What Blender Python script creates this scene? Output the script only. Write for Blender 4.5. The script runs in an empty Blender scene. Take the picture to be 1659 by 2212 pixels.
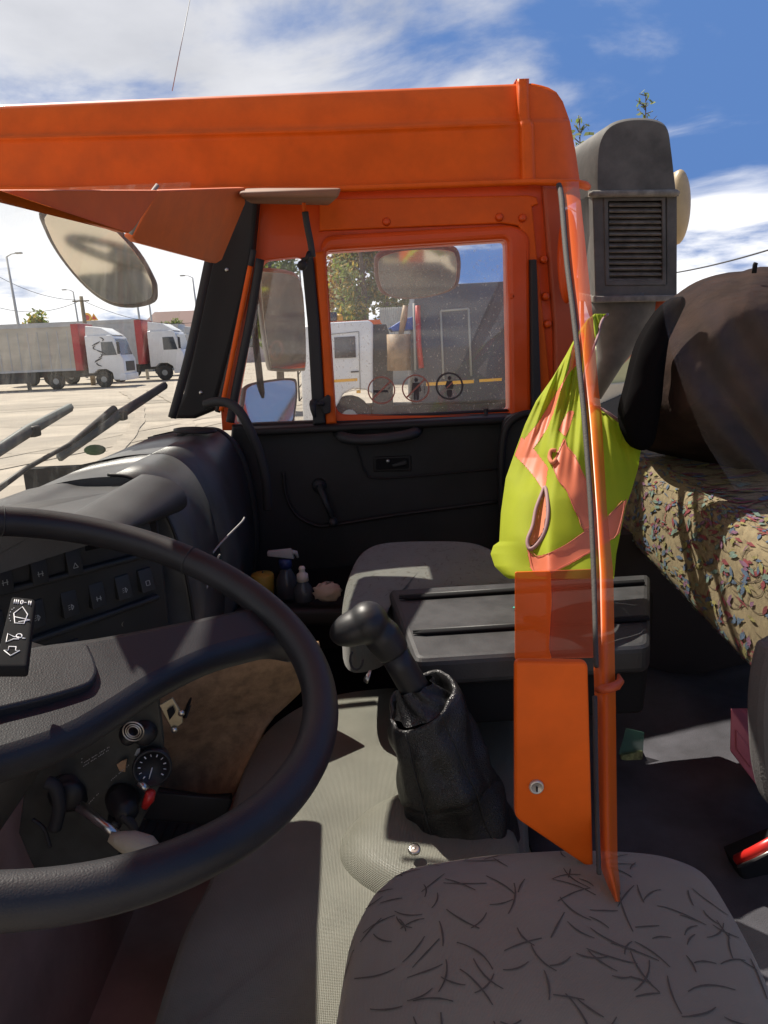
import bpy, math, random
from mathutils import Vector, Matrix, noise
from mathutils.bvhtree import BVHTree
from mathutils.geometry import tessellate_polygon
R = math.radians
S = bpy.context.scene
COL = S.collection
V = Vector
rnd = random.Random(7)
# ------------------------------------------------------------------ camera
EYE = V((0, 0, 2.45))
FOC = 1598.0
CXP, CYP = 829.5, 1106.0
def cam_axes(pitch, yaw, roll):
    fw = V((math.sin(R(yaw)) * math.cos(R(pitch)), math.cos(R(yaw)) * math.cos(R(pitch)), math.sin(R(pitch))))
    r = fw.cross(V((0, 0, 1))).normalized(); u = r.cross(fw)
    t = R(roll)
    return r * math.cos(t) - u * math.sin(t), r * math.sin(t) + u * math.cos(t), fw
CR, CU, CF = cam_axes(-12.8, 1.0, 2.5)
cam = bpy.data.cameras.new('camera')
cam_o = bpy.data.objects.new('camera', cam); COL.objects.link(cam_o)
cam.sensor_fit = 'HORIZONTAL'; cam.sensor_width = 27.0; cam.lens = 27.0 * FOC / 1659.0
cam.clip_start = 0.02; cam.clip_end = 3000
m = Matrix((CR, CU, -CF)).transposed().to_4x4(); m.translation = EYE
cam_o.matrix_world = m
S.camera = cam_o
# ------------------------------------------------------------------ sky and sun
SUN_EL, SUN_AZ = 54.0, -40.0
w = bpy.data.worlds.new('World'); S.world = w; w.use_nodes = True
nt = w.node_tree; nt.nodes.clear()
N, L = nt.nodes.new, nt.links.new
out = N('ShaderNodeOutputWorld'); bg = N('ShaderNodeBackground'); bg.inputs[1].default_value = 0.12
sky = N('ShaderNodeTexSky'); sky.sky_type = 'NISHITA'; sky.sun_disc = False
sky.sun_elevation = R(SUN_EL); sky.sun_rotation = R(SUN_AZ); sky.air_density = 1.0; sky.dust_density = 0.6; sky.ozone_density = 3.0
tc = N('ShaderNodeTexCoord'); sep = N('ShaderNodeSeparateXYZ'); L(tc.outputs['Generated'], sep.inputs[0])
def mth(op, a, b=None, c=None):
    n = N('ShaderNodeMath'); n.operation = op
    for i, v in enumerate((a, b, c)):
        if v is None: continue
        if isinstance(v, (int, float)): n.inputs[i].default_value = v
        else: L(v, n.inputs[i])
    return n.outputs[0]
zz = mth('ADD', mth('MAXIMUM', sep.outputs[2], 0.0), 0.16)
cmb = N('ShaderNodeCombineXYZ'); L(mth('DIVIDE', sep.outputs[0], zz), cmb.inputs[0]); L(mth('DIVIDE', sep.outputs[1], zz), cmb.inputs[1])
nz = N('ShaderNodeTexNoise'); nz.inputs['Scale'].default_value = 1.15; nz.inputs['Detail'].default_value = 9; nz.inputs['Roughness'].default_value = 0.56
nz.inputs['Distortion'].default_value = 0.35
mp = N('ShaderNodeMapping'); mp.inputs['Location'].default_value = (3.1, 1.7, 0.4); L(cmb.outputs[0], mp.inputs[0]); L(mp.outputs[0], nz.inputs['Vector'])
# more cloud to the front of the truck (towards -x), broken cloud to its rear
bias = mth('MULTIPLY_ADD', sep.outputs[0], -0.26, 0.05)
cov = mth('ADD', nz.outputs[0], bias)
mr = N('ShaderNodeMapRange'); mr.interpolation_type = 'SMOOTHSTEP'; mr.inputs[1].default_value = 0.40; mr.inputs[2].default_value = 0.60; L(cov, mr.inputs[0])
nz2 = N('ShaderNodeTexNoise'); nz2.inputs['Scale'].default_value = 2.3; nz2.inputs['Detail'].default_value = 6; L(mp.outputs[0], nz2.inputs['Vector'])
cr = N('ShaderNodeMapRange'); cr.inputs[1].default_value = 0.3; cr.inputs[2].default_value = 0.7; L(nz2.outputs[0], cr.inputs[0])
cc = N('ShaderNodeMix'); cc.data_type = 'RGBA'; L(cr.outputs[0], cc.inputs[0])
cc.inputs[6].default_value = (1.05, 1.1, 1.25, 1); cc.inputs[7].default_value = (2.7, 2.7, 2.8, 1)
# clouds low towards the sun are brighter
glow = mth('POWER', mth('MAXIMUM', mth('MULTIPLY_ADD', sep.outputs[2], -1.35, 1.0), 0.0), 2.0)
bright = N('ShaderNodeMix'); bright.data_type = 'RGBA'; L(glow, bright.inputs[0]); L(cc.outputs[2], bright.inputs[6]); bright.inputs[7].default_value = (6.6, 6.5, 6.4, 1)
mx = N('ShaderNodeMix'); mx.data_type = 'RGBA'; L(mth('MULTIPLY', mr.outputs[0], 0.88), mx.inputs[0]); 
lim = N('ShaderNodeMix'); lim.data_type = 'RGBA'; lim.blend_type = 'DARKEN'; lim.inputs[0].default_value = 1.0; L(sky.outputs[0], lim.inputs[6]); lim.inputs[7].default_value = (.48, 1.0, 2.3, 1)
L(lim.outputs[2], mx.inputs[6]); L(bright.outputs[2], mx.inputs[7])
L(mx.outputs[2], bg.inputs[0]); L(bg.outputs[0], out.inputs[0])
sd = V((math.sin(R(SUN_AZ)) * math.cos(R(SUN_EL)), math.cos(R(SUN_AZ)) * math.cos(R(SUN_EL)), math.sin(R(SUN_EL))))
sl = bpy.data.lights.new('sun', 'SUN'); sl.energy = 3.9; sl.angle = R(0.5); sl.color = (1.0, 0.93, 0.82)
so = bpy.data.objects.new('sun', sl); COL.objects.link(so); so.rotation_mode = 'QUATERNION'; so.rotation_quaternion = sd.to_track_quat('Z', 'Y')
so.location = sd * 30
S.view_settings.view_transform = 'Standard'; S.view_settings.look = 'None'; S.view_settings.exposure = 1.02; S.view_settings.gamma = 1.0
S.render.engine = 'CYCLES'; S.cycles.use_denoising = True; S.cycles.max_bounces = 8; S.cycles.transparent_max_bounces = 12
# ------------------------------------------------------------------ helpers
def ray(px, py):
    return (CF + CR * ((px - CXP) / FOC) - CU * ((py - CYP) / FOC))
def P(px, py, Y):
    d = ray(px, py); return EYE + d * (Y / d.y)
def PZ(px, py, z):
    d = ray(px, py); return EYE + d * (z / d.z)       # z relative to the eye
def PX(px, py, x):
    d = ray(px, py); return EYE + d * (x / d.x)
def PN(px, py, p, n):
    d = ray(px, py); return EYE + d * ((p - EYE).dot(n) / d.dot(n))
def lerp(a, b, t): return a + (b - a) * t
def interp(x, tab):
    if x <= tab[0][0]: return tab[0][1]
    for (a, b), (c, d) in zip(tab, tab[1:]):
        if x <= c: return b + (d - b) * (x - a) / (c - a)
    return tab[-1][1]
def smooth_path(pts, n=6, closed=False):
    out = []
    m_ = len(pts)
    rng_ = range(m_ if closed else m_ - 1)
    for i in rng_:
        p0 = pts[(i - 1) % m_] if (closed or i > 0) else pts[0]; p1 = pts[i]; p2 = pts[(i + 1) % m_]
        p3 = pts[(i + 2) % m_] if (closed or i + 2 < m_) else pts[-1]
        for k in range(n):
            t = k / n
            out.append(tuple(0.5 * ((2 * b) + (-a + c) * t + (2 * a - 5 * b + 4 * c - d) * t * t + (-a + 3 * b - 3 * c + d) * t ** 3) for a, b, c, d in zip(p0, p1, p2, p3)))
    if not closed: out.append(tuple(pts[-1]))
    return out
def round_poly(pts, r, n=4):
    out = []; m_ = len(pts)
    for i in range(m_):
        a, b, c = V(pts[i - 1]), V(pts[i]), V(pts[(i + 1) % m_])
        d1, d2 = (a - b), (c - b); rr = min(r, d1.length * .45, d2.length * .45)
        p, q = b + d1.normalized() * rr, b + d2.normalized() * rr
        for k in range(n + 1):
            t = k / n; out.append(tuple(p * (1 - t) ** 2 + b * 2 * t * (1 - t) + q * t * t))
    return out
class MB:
    def __init__(s): s.v = []; s.f = []; s.m = []; s.sm = []
    def add(s, vs, fs, mi=0, smooth=True):
        o = len(s.v); s.v += [V(x) for x in vs]
        for f in fs: s.f.append(tuple(i + o for i in f)); s.m.append(mi); s.sm.append(smooth)
        return s
    def box(s, c, sz, rot=None, mi=0):
        c = V(c); hx, hy, hz = (a / 2 for a in sz)
        vs = [V((x, y, z)) for x in (-hx, hx) for y in (-hy, hy) for z in (-hz, hz)]
        if rot is not None: vs = [rot @ v for v in vs]
        return s.add([c + v for v in vs], [(0, 1, 3, 2), (4, 6, 7, 5), (0, 4, 5, 1), (2, 3, 7, 6), (0, 2, 6, 4), (1, 5, 7, 3)], mi, False)
    def hexa(s, q1, q2, mi=0):           # two quads -> closed body
        return s.add(list(q1) + list(q2), [(0, 1, 2, 3), (7, 6, 5, 4), (0, 4, 5, 1), (1, 5, 6, 2), (2, 6, 7, 3), (3, 7, 4, 0)], mi, False)
    def tube(s, pts, rad, seg=10, mi=0, closed=False, flat=1.0, up=None):
        pts = [V(p) for p in pts]; n = len(pts)
        if not hasattr(rad, '__len__'): rad = [rad] * n
        vs, fs = [], []; pu = V(up) if up else None
        for i, p in enumerate(pts):
            if closed: t = pts[(i + 1) % n] - pts[i - 1]
            else: t = pts[min(i + 1, n - 1)] - pts[max(i - 1, 0)]
            t = t.normalized() if t.length > 1e-9 else V((0, 0, 1))
            if pu is None: pu = V((0, 0, 1)) if abs(t.z) < .9 else V((1, 0, 0))
            a = t.cross(pu);
            if a.length < 1e-6: a = t.cross(V((1, .1, 0)))
            a.normalize(); b = a.cross(t).normalized(); pu = b if not up else V(up)
            for k in range(seg):
                an = 2 * math.pi * k / seg
                vs.append(p + a * (math.cos(an) * rad[i]) + b * (math.sin(an) * rad[i] * flat))
        for i in range(n if closed else n - 1):
            for k in range(seg):
                j = (i + 1) % n; l = (k + 1) % seg
                fs.append((i * seg + k, i * seg + l, j * seg + l, j * seg + k))
        if not closed:
            fs.append(tuple(range(seg - 1, -1, -1))); fs.append(tuple(range((n - 1) * seg, n * seg)))
        return s.add(vs, fs, mi)
    def lathe(s, base, axis, prof, seg=20, mi=0):     # prof: (dist, radius)
        ax = V(axis).normalized(); a = ax.orthogonal().normalized(); b = ax.cross(a); base = V(base)
        n = len(prof); vs = [base + ax * d + (a * math.cos(2 * math.pi * k / seg) + b * math.sin(2 * math.pi * k / seg)) * max(r, 1e-4) for d, r in prof for k in range(seg)]
        fs = [(i * seg + k, i * seg + (k + 1) % seg, (i + 1) * seg + (k + 1) % seg, (i + 1) * seg + k) for i in range(n - 1) for k in range(seg)]
        fs.append(tuple(range(seg - 1, -1, -1))); fs.append(tuple(range((n - 1) * seg, n * seg)))
        return s.add(vs, fs, mi)
    def grid(s, rows, mi=0, thick=None, smooth=True):
        n, m_ = len(rows), len(rows[0]); vs = [p for r in rows for p in r]
        fs = [(i * m_ + j, i * m_ + j + 1, (i + 1) * m_ + j + 1, (i + 1) * m_ + j) for i in range(n - 1) for j in range(m_ - 1)]
        return s.add(vs, fs, mi, smooth)
    def plate(s, loops, org, ex, ey, thick, bevel=0.0, mi=0, smooth=False):
        """loops of 3-D points lying on the plane through org (ex, ey unit); body lies behind the plane (away from ex x ey)"""
        org, ex, ey = V(org), V(ex).normalized(), V(ey).normalized(); nrm = ex.cross(ey)
        cu = bpy.data.curves.new('tmp', 'CURVE'); cu.dimensions = '2D'; cu.fill_mode = 'BOTH'
        for lp in loops:
            sp = cu.splines.new('POLY'); sp.points.add(len(lp) - 1); sp.use_cyclic_u = True
            for q, p in zip(sp.points, lp):
                d = V(p) - org; q.co = (d.dot(ex), d.dot(ey), 0, 1)
        bevel = min(bevel, thick / 2 - 1e-4)
        cu.extrude = thick / 2 - bevel; cu.bevel_depth = bevel; cu.bevel_resolution = 2; cu.offset = -bevel
        ob = bpy.data.objects.new('tmp', cu); COL.objects.link(ob)
        dg = bpy.context.evaluated_depsgraph_get(); dg.update()
        me = bpy.data.meshes.new_from_object(ob.evaluated_get(dg))
        vs = [org + ex * v.co.x + ey * v.co.y + nrm * (v.co.z - thick / 2) for v in me.vertices]
        fs = [tuple(p.vertices) for p in me.polygons]
        bpy.data.objects.remove(ob); bpy.data.curves.remove(cu); bpy.data.meshes.remove(me)
        return s.add(vs, fs, mi, smooth)
    def pp(s, loops, Y, thick=.01, bevel=.002, mi=0):    # plate facing the camera, loops in picture coordinates at depth Y
        return s.plate([[P(x, y, Y) for x, y in lp] for lp in loops], P(CXP, CYP, Y), (1, 0, 0), (0, 0, 1), thick, bevel, mi)
    def build(s, name, mats, parent=None, sub=0, bev=0, auto=False, solid=0, disp=None, weld=False):
        me = bpy.data.meshes.new(name); me.from_pydata([tuple(v) for v in s.v], [], s.f)
        for m_ in (mats if isinstance(mats, (list, tuple)) else [mats]): me.materials.append(m_)
        for p, mi, sm in zip(me.polygons, s.m, s.sm): p.material_index = mi; p.use_smooth = sm
        import bmesh
        b = bmesh.new(); b.from_mesh(me)
        if weld: bmesh.ops.remove_doubles(b, verts=b.verts, dist=1e-5)
        if not solid: bmesh.ops.recalc_face_normals(b, faces=b.faces)
        b.to_mesh(me); b.free(); me.update()
        o = bpy.data.objects.new(name, me); COL.objects.link(o)
        if parent is not None: o.parent = parent
        if solid:
            md = o.modifiers.new('solid', 'SOLIDIFY'); md.thickness = solid; md.offset = 0
        if bev:
            md = o.modifiers.new('bevel', 'BEVEL'); md.width = bev; md.segments = 3; md.limit_method = 'ANGLE'; md.angle_limit = R(35)
            md.harden_normals = False
            for p in me.polygons: p.use_smooth = True
        if sub:
            md = o.modifiers.new('subd', 'SUBSURF'); md.levels = sub; md.render_levels = sub
        return o
def thing(name, label, cat, group=None):
    o = bpy.data.objects.new(name, None); COL.objects.link(o); o.empty_display_size = .1
    return tag(o, label, cat, group)
def tag(o, label, cat, group=None):
    o['label'] = label; o['category'] = cat
    if group: o['group'] = group
    return o
def struct(o, kind='structure'):
    o['kind'] = kind; return o
# ------------------------------------------------------------------ materials
def mat(name, col, rough=.6, metal=0.0, var=0.0, vscale=8.0, bump=0.0, bscale=200.0, bkind='noise', coat=0.0, col2=None, spec=.5, trans=0.0, tcol=None, coord='Object', bdist=.002, sheen=0, stretch=None, alpha=1.0, v1=.35, v2=.65):
    mt = bpy.data.materials.new(name); mt.use_nodes = True; t = mt.node_tree; b = t.nodes['Principled BSDF']; o = t.nodes['Material Output']
    b.inputs['Base Color'].default_value = (*col, 1); b.inputs['Roughness'].default_value = rough; b.inputs['Metallic'].default_value = metal
    b.inputs['Specular IOR Level'].default_value = spec; b.inputs['Coat Weight'].default_value = coat; b.inputs['Coat Roughness'].default_value = .08
    if sheen: b.inputs['Sheen Weight'].default_value = sheen
    tc_ = t.nodes.new('ShaderNodeTexCoord'); src = tc_.outputs[coord]
    if stretch:
        mp_ = t.nodes.new('ShaderNodeMapping'); mp_.inputs['Scale'].default_value = stretch; t.links.new(src, mp_.inputs[0]); src = mp_.outputs[0]
    if var or col2:
        n = t.nodes.new('ShaderNodeTexNoise'); n.inputs['Scale'].default_value = vscale; n.inputs['Detail'].default_value = 6; n.inputs['Roughness'].default_value = .6
        t.links.new(src, n.inputs['Vector'])
        r_ = t.nodes.new('ShaderNodeMapRange'); r_.inputs[1].default_value = v1; r_.inputs[2].default_value = v2; t.links.new(n.outputs[0], r_.inputs[0])
        mx_ = t.nodes.new('ShaderNodeMix'); mx_.data_type = 'RGBA'; t.links.new(r_.outputs[0], mx_.inputs[0])
        c2 = col2 or tuple(min(1, c * (1 + var) + .0) for c in col); c1 = col if col2 else tuple(c * (1 - var) for c in col)
        mx_.inputs[6].default_value = (*c1, 1); mx_.inputs[7].default_value = (*c2, 1); t.links.new(mx_.outputs[2], b.inputs['Base Color'])
        rr = t.nodes.new('ShaderNodeMapRange'); rr.inputs[3].default_value = max(0, rough - .1); rr.inputs[4].default_value = min(1, rough + .12)
        t.links.new(n.outputs[0], rr.inputs[0]); t.links.new(rr.outputs[0], b.inputs['Roughness'])
    if bump:
        if bkind == 'voronoi':
            n2 = t.nodes.new('ShaderNodeTexVoronoi'); n2.feature = 'DISTANCE_TO_EDGE'; n2.inputs['Scale'].default_value = bscale; so_ = n2.outputs['Distance']
        elif bkind == 'weave':
            a_ = t.nodes.new('ShaderNodeTexWave'); a_.inputs['Scale'].default_value = bscale; a_.bands_direction = 'X'; a_.inputs['Distortion'].default_value = 1.5; a_.inputs['Detail Scale'].default_value = 3
            c_ = t.nodes.new('ShaderNodeTexWave'); c_.inputs['Scale'].default_value = bscale; c_.bands_direction = 'Y'; c_.inputs['Distortion'].default_value = 1.5
            t.links.new(src, a_.inputs[0]); t.links.new(src, c_.inputs[0])
            n2 = t.nodes.new('ShaderNodeMath'); n2.operation = 'MULTIPLY'; t.links.new(a_.outputs[1], n2.inputs[0]); t.links.new(c_.outputs[1], n2.inputs[1]); so_ = n2.outputs[0]
        else:
            n2 = t.nodes.new('ShaderNodeTexNoise'); n2.inputs['Scale'].default_value = bscale; n2.inputs['Detail'].default_value = 4; so_ = n2.outputs[0]
        if bkind != 'weave': t.links.new(src, n2.inputs['Vector'])
        bp = t.nodes.new('ShaderNodeBump'); bp.inputs['Strength'].default_value = bump; bp.inputs['Distance'].default_value = bdist
        t.links.new(so_, bp.inputs['Height']); t.links.new(bp.outputs[0], b.inputs['Normal'])
    if trans:
        tr = t.nodes.new('ShaderNodeBsdfTranslucent'); tr.inputs[0].default_value = (*(tcol or col), 1)
        ms = t.nodes.new('ShaderNodeMixShader'); ms.inputs[0].default_value = trans
        t.links.new(b.outputs[0], ms.inputs[1]); t.links.new(tr.outputs[0], ms.inputs[2]); t.links.new(ms.outputs[0], o.inputs[0])
    if alpha < 1:
        last = o.inputs[0].links[0].from_socket
        tp = t.nodes.new('ShaderNodeBsdfTransparent'); ms = t.nodes.new('ShaderNodeMixShader'); ms.inputs[0].default_value = alpha
        t.links.new(tp.outputs[0], ms.inputs[1]); t.links.new(last, ms.inputs[2]); t.links.new(ms.outputs[0], o.inputs[0])
    return mt
def glass_mat(name, dirt, scale, lo, hi, col=(.8, .78, .7), streak=None, base=0.03):
    """clear pane with dust: transparent, a little gloss, and translucent specks and streaks"""
    mt = bpy.data.materials.new(name); mt.use_nodes = True; t = mt.node_tree; t.nodes.clear()
    o = t.nodes.new('ShaderNodeOutputMaterial'); tp = t.nodes.new('ShaderNodeBsdfTransparent'); tp.inputs[0].default_value = (.97, .98, .97, 1)
    gl = t.nodes.new('ShaderNodeBsdfGlossy'); gl.inputs[1].default_value = .02
    m1 = t.nodes.new('ShaderNodeMixShader'); m1.inputs[0].default_value = .05
    t.links.new(tp.outputs[0], m1.inputs[1]); t.links.new(gl.outputs[0], m1.inputs[2])
    df = t.nodes.new('ShaderNodeBsdfDiffuse'); df.inputs[0].default_value = (*col, 1); tl = t.nodes.new('ShaderNodeBsdfTranslucent'); tl.inputs[0].default_value = (*col, 1)
    m2 = t.nodes.new('ShaderNodeMixShader'); m2.inputs[0].default_value = .5; t.links.new(df.outputs[0], m2.inputs[1]); t.links.new(tl.outputs[0], m2.inputs[2])
    tc_ = t.nodes.new('ShaderNodeTexCoord'); mp_ = t.nodes.new('ShaderNodeMapping'); mp_.inputs['Scale'].default_value = streak or (1, 1, 1)
    t.links.new(tc_.outputs['Object'], mp_.inputs[0])
    n = t.nodes.new('ShaderNodeTexNoise'); n.inputs['Scale'].default_value = scale; n.inputs['Detail'].default_value = 5; n.inputs['Roughness'].default_value = .7; t.links.new(mp_.outputs[0], n.inputs['Vector'])
    r_ = t.nodes.new('ShaderNodeMapRange'); r_.inputs[1].default_value = lo; r_.inputs[2].default_value = hi; r_.inputs[3].default_value = base; r_.inputs[4].default_value = dirt; t.links.new(n.outputs[0], r_.inputs[0])
    m3 = t.nodes.new('ShaderNodeMixShader'); t.links.new(r_.outputs[0], m3.inputs[0]); t.links.new(m1.outputs[0], m3.inputs[1]); t.links.new(m2.outputs[0], m3.inputs[2])
    t.links.new(m3.outputs[0], o.inputs[0]); return mt
M = {}
M['orange'] = mat('orange_paint', (.66, .10, .005), .52, var=.10, vscale=11, spec=.2, coat=.04, bump=.02, bscale=60)
M['orange_in'] = mat('orange_inner_paint', (.62, .07, .003), .4, var=.08, vscale=7, spec=.3, coat=.1)
M['orange_dk2'] = mat('translucent_dark_orange', (.36, .05, .01), .5, var=.1, vscale=6, alpha=.6)  # darker part of the overlaid truck reflection
M['orange_post'] = mat('translucent_orange', (.72, .115, .004), .35, var=.05, vscale=5, spec=.3, alpha=.72)  # see-through, so the built reflection overlays the parts behind it
M['orange_dk'] = mat('orange_primer_red', (.40, .06, .012), .5, var=.1, vscale=6)
M['visor'] = mat('orange_brown_visor', (.58, .125, .022), .6, var=.08, vscale=20, bump=.1, bscale=400)  # dark visor's orange reflection put into its base colour
M['rubber'] = mat('black_rubber', (.018, .018, .019), .7, bump=.1, bscale=300)
M['plastic'] = mat('dark_grained_plastic', (.022, .023, .024), .5, spec=.35, bump=.35, bscale=900, var=.25, vscale=5, bdist=.0006)
M['dash'] = mat('grained_dashboard_plastic', (.024, .025, .026), .45, spec=.35, bump=.5, bscale=650, var=.3, vscale=9, bdist=.0006, bkind='voronoi')
M['dash2'] = mat('grained_glovebox_plastic', (.050, .052, .052), .40, spec=.5, bump=.5, bscale=650, var=.35, vscale=7, bdist=.0005, bkind='voronoi')
M['door'] = mat('black_door_trim', (.018, .0185, .0195), .55, spec=.3, bump=.4, bscale=800, var=.3, vscale=4, bdist=.0005)
M['leather'] = mat('grained_black_leather', (.015, .015, .017), .47, spec=.35, bump=.45, bscale=420, bkind='voronoi', var=.25, vscale=14, bdist=.0005)
M['gaiter'] = mat('black_leather_sleeve', (.010, .010, .011), .36, bump=.9, bscale=330, bkind='voronoi', bdist=.0015)
M['knob'] = mat('satin_black_knob', (.014, .014, .015), .45, spec=.4)
M['mat'] = mat('grey_woven_vinyl', (.18, .178, .145), .40, bump=1.0, bscale=150, bkind='weave', var=.15, vscale=6, bdist=.0012)
M['seat'] = mat('taupe_seat_fabric', (.215, .188, .130), .95, bump=.5, bscale=260, bkind='weave', var=.12, vscale=5, sheen=.3, bdist=.001)
M['seat_in'] = mat('grey_seat_fabric', (.090, .093, .076), .95, bump=.5, bscale=260, bkind='weave', var=.12, vscale=5, sheen=.3, bdist=.001)
M['dashes'] = mat('dark_dash_thread', (.095, .084, .064), .95)
M['felt'] = mat('brown_felt', (.36, .22, .115), 1.0, var=.3, vscale=30, bump=.8, bscale=500)
M['carpet'] = mat('dark_blue_grey_carpet', (.050, .049, .058), 1.0, var=.35, vscale=8, bump=.7, bscale=500)
M['floor'] = mat('worn_brown_floor_mat', (.42, .27, .21), .7, var=.2, vscale=4, bump=.2, bscale=120)  # pinkish brown puts a hand's reflection into the floor colour
M['black'] = mat('matt_black', (.011, .011, .012), .9, spec=.15)
M['trim'] = mat('dark_trim', (.011, .010, .010), .55, spec=.35, var=.2, vscale=4)
M['metal'] = mat('worn_metal', (.5, .49, .46), .3, 1.0, var=.15, vscale=40)
M['brass'] = mat('dull_bracket_metal', (.33, .29, .20), .45, .7, var=.2, vscale=40)
M['red'] = mat('red_plastic', (.50, .02, .015), .35)
M['white'] = mat('white_marks', (.75, .75, .75), .6)
M['greyw'] = mat('grey_marks', (.30, .30, .28), .6)
M['snork'] = mat('dusty_grey_plastic', (.10, .092, .082), .7, col2=(.045, .042, .038), vscale=7, bump=.1, bscale=90)
M['slat'] = mat('dusty_slats', (.16, .145, .125), .8, var=.3, vscale=30)
M['yellow'] = mat('lime_yellow_vest', (.38, .44, .010), .8, trans=.35, tcol=(.42, .66, .01), bump=.2, bscale=900, var=.06, vscale=10)
M['tape'] = mat('salmon_reflective_tape', (.92, .25, .13), .5, trans=.4, tcol=(.95, .28, .13), var=.06, vscale=12)
M['piping'] = mat('mauve_piping', (.28, .16, .16), .7)
M['lining'] = mat('rust_lining', (.55, .17, .08), .8)
M['pink'] = mat('dusty_pink_plastic', (.42, .11, .14), .5, var=.2, vscale=9)
M['mirror'] = mat('mirror_glass', (.80, .77, .70), .06, 1.0)
M['shell'] = mat('mirror_housing', (.10, .09, .085), .5, var=.3, vscale=10)
M['windshield'] = glass_mat('dusty_windshield_glass', .16, 22, .50, .78, streak=(.3, 1, .25), base=.03)
M['sideglass'] = glass_mat('speckled_dusty_side_glass', .40, 150, .56, .68, streak=(1, 1, .7), base=.13, col=(.85, .80, .70))
M['sideglass2'] = glass_mat('dusty_quarter_glass', .30, 210, .52, .66, streak=(1, 1, .7), base=.07, col=(.8, .76, .68))
# ------------------------------------------------------------------ ground
gm = mat('sandy_concrete_yard', (.40, .34, .265), .95, col2=(.29, .25, .20), vscale=.45, bump=.4, bscale=30, bdist=.02)
g = MB(); g.grid([[V((x, y, 0)) for x in (-900, -60, 60, 900)] for y in (-300, 8, 60, 1500)], smooth=False)
struct(g.build('ground', gm))
pt = MB(); pr_ = random.Random(3)
for (x, y, a, b_) in ((-9, 22, 9, 2.2), (-14, 30, 14, 2), (-7, 13.5, 6, 1.2), (-22, 40, 18, 2.2), (3, 27, 8, 3)):
    pt.add([V((x + a * math.cos(t) * (1 + .25 * math.sin(3 * t + x)), y + b_ * math.sin(t) * (1 + .2 * math.cos(5 * t)), .004 + .0001 * a)) for t in [2 * math.pi * k / 40 for k in range(40)]], [tuple(range(40))], 0, False)
tk = MB()
zt_ = .008
for (xa, ya, xb, yb, w_) in ((-14, 9, -2, 46, .35), (-12.2, 9, -.2, 46, .35), (-26, 34, 6, 44, .4), (-26, 36, 6, 46.2, .4), (-5, 11, -17, 52, .3), (-3.2, 11, -15.2, 52, .3)):
    n_ = 40; pv = []; zt_ += .005
    for q in range(n_ + 1):
        t_ = q / n_; x, y = lerp(xa, xb, t_) + 1.5 * math.sin(t_ * 3), lerp(ya, yb, t_); ww = w_ * (.7 + .5 * noise.noise(V((q * .4, xa, 0))))
        pv += [V((x - ww, y, zt_)), V((x + ww, y, zt_))]
    tk.add(pv, [(2 * q, 2 * q + 1, 2 * q + 3, 2 * q + 2) for q in range(n_)], 0, False)
struct(tk.build('tyre_tracks', mat('dusty_tyre_tracks', (.30, .255, .20), .95, var=.2, vscale=2)))
struct(pt.build('damp_ground', mat('damp_yard_patches', (.27, .23, .18), .9, var=.15, vscale=.6)))
hl = MB()
rows = []
for v_ in (0, .5, 1):
    rows.append([V((-420 + 20 * i, 150 + 45 * v_, (v_ > 0) * (1.2 + v_ * (1.9 + 1.8 * noise.noise(V((i * .35, 2.2, 0))))))) for i in range(40)])
hl.grid(rows); hl.grid([rows[-1], [p + V((0, 60, -p.z)) for p in rows[-1]]])
struct(hl.build('grassy_bank', mat('dry_grass_bank', (.26, .235, .12), 1, var=.3, vscale=.2)))
# ------------------------------------------------------------------ outdoor builders
LEAF = [mat('leaves_green', (.15, .18, .045), .7, trans=.4, tcol=(.20, .26, .05), var=.3, vscale=1.5),
        mat('leaves_yellow', (.42, .30, .06), .7, trans=.4, tcol=(.45, .32, .06), var=.3, vscale=1.5),
        mat('leaves_rust', (.25, .125, .045), .7, trans=.35, tcol=(.4, .2, .05), var=.3, vscale=1.5)]
BARK = mat('bark', (.10, .075, .055), .9, var=.3, vscale=6)
def tree(x, y, h, rw, label, mats, n=2600, seed=1, leaf=.22, slim=1.0, group='trees beyond the yard', trunk_h=.35):
    r_ = random.Random(seed); t = thing('tree', label, 'tree', group)
    tb = MB(); top = V((x, y, h * .93))
    tb.tube([V((x, y, 0)), V((x + .1, y, h * .4)), V((x - .1, y, h * .7)), top], [h * .022, h * .017, h * .010, .02], 8)
    blobs = []
    for k in range(14):
        z = h * r_.uniform(trunk_h, .93); q = 1 - abs((z / h) - .55) * 1.2
        a = r_.uniform(0, 6.28); d = rw * q * r_.uniform(.25, .75)
        c = V((x + math.cos(a) * d, y + math.sin(a) * d, z)); blobs.append((c, rw * r_.uniform(.28, .5)))
        tb.tube([V((x, y, max(h * .2, z - d * .9))), lerp(V((x, y, z - d * .3)), c, .6), c], [h * .008, h * .005, .01], 5)
    tb.build('trunk', BARK, t)
    cb = MB()
    for k in range(n):
        c, rr = r_.choice(blobs)
        d = V((r_.gauss(0, 1), r_.gauss(0, 1), r_.gauss(0, 1) * slim)).normalized() * rr * (r_.random() ** .45)
        p = c + d; s = leaf * r_.uniform(.5, 1.2)
        u = V((r_.gauss(0, 1), r_.gauss(0, 1), r_.gauss(0, 1))).normalized(); v2 = u.orthogonal().normalized()
        cb.add([p - u * s, p + v2 * s * .5, p + u * s, p - v2 * s * .5], [(0, 1, 2, 3)], (0 if r_.random() < .75 else 1) if len(mats) > 1 else 0, False)
    cb.build('crown', mats, t)
    return t
def at(px, Y): p = P(px, 740, Y); return p.x
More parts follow.
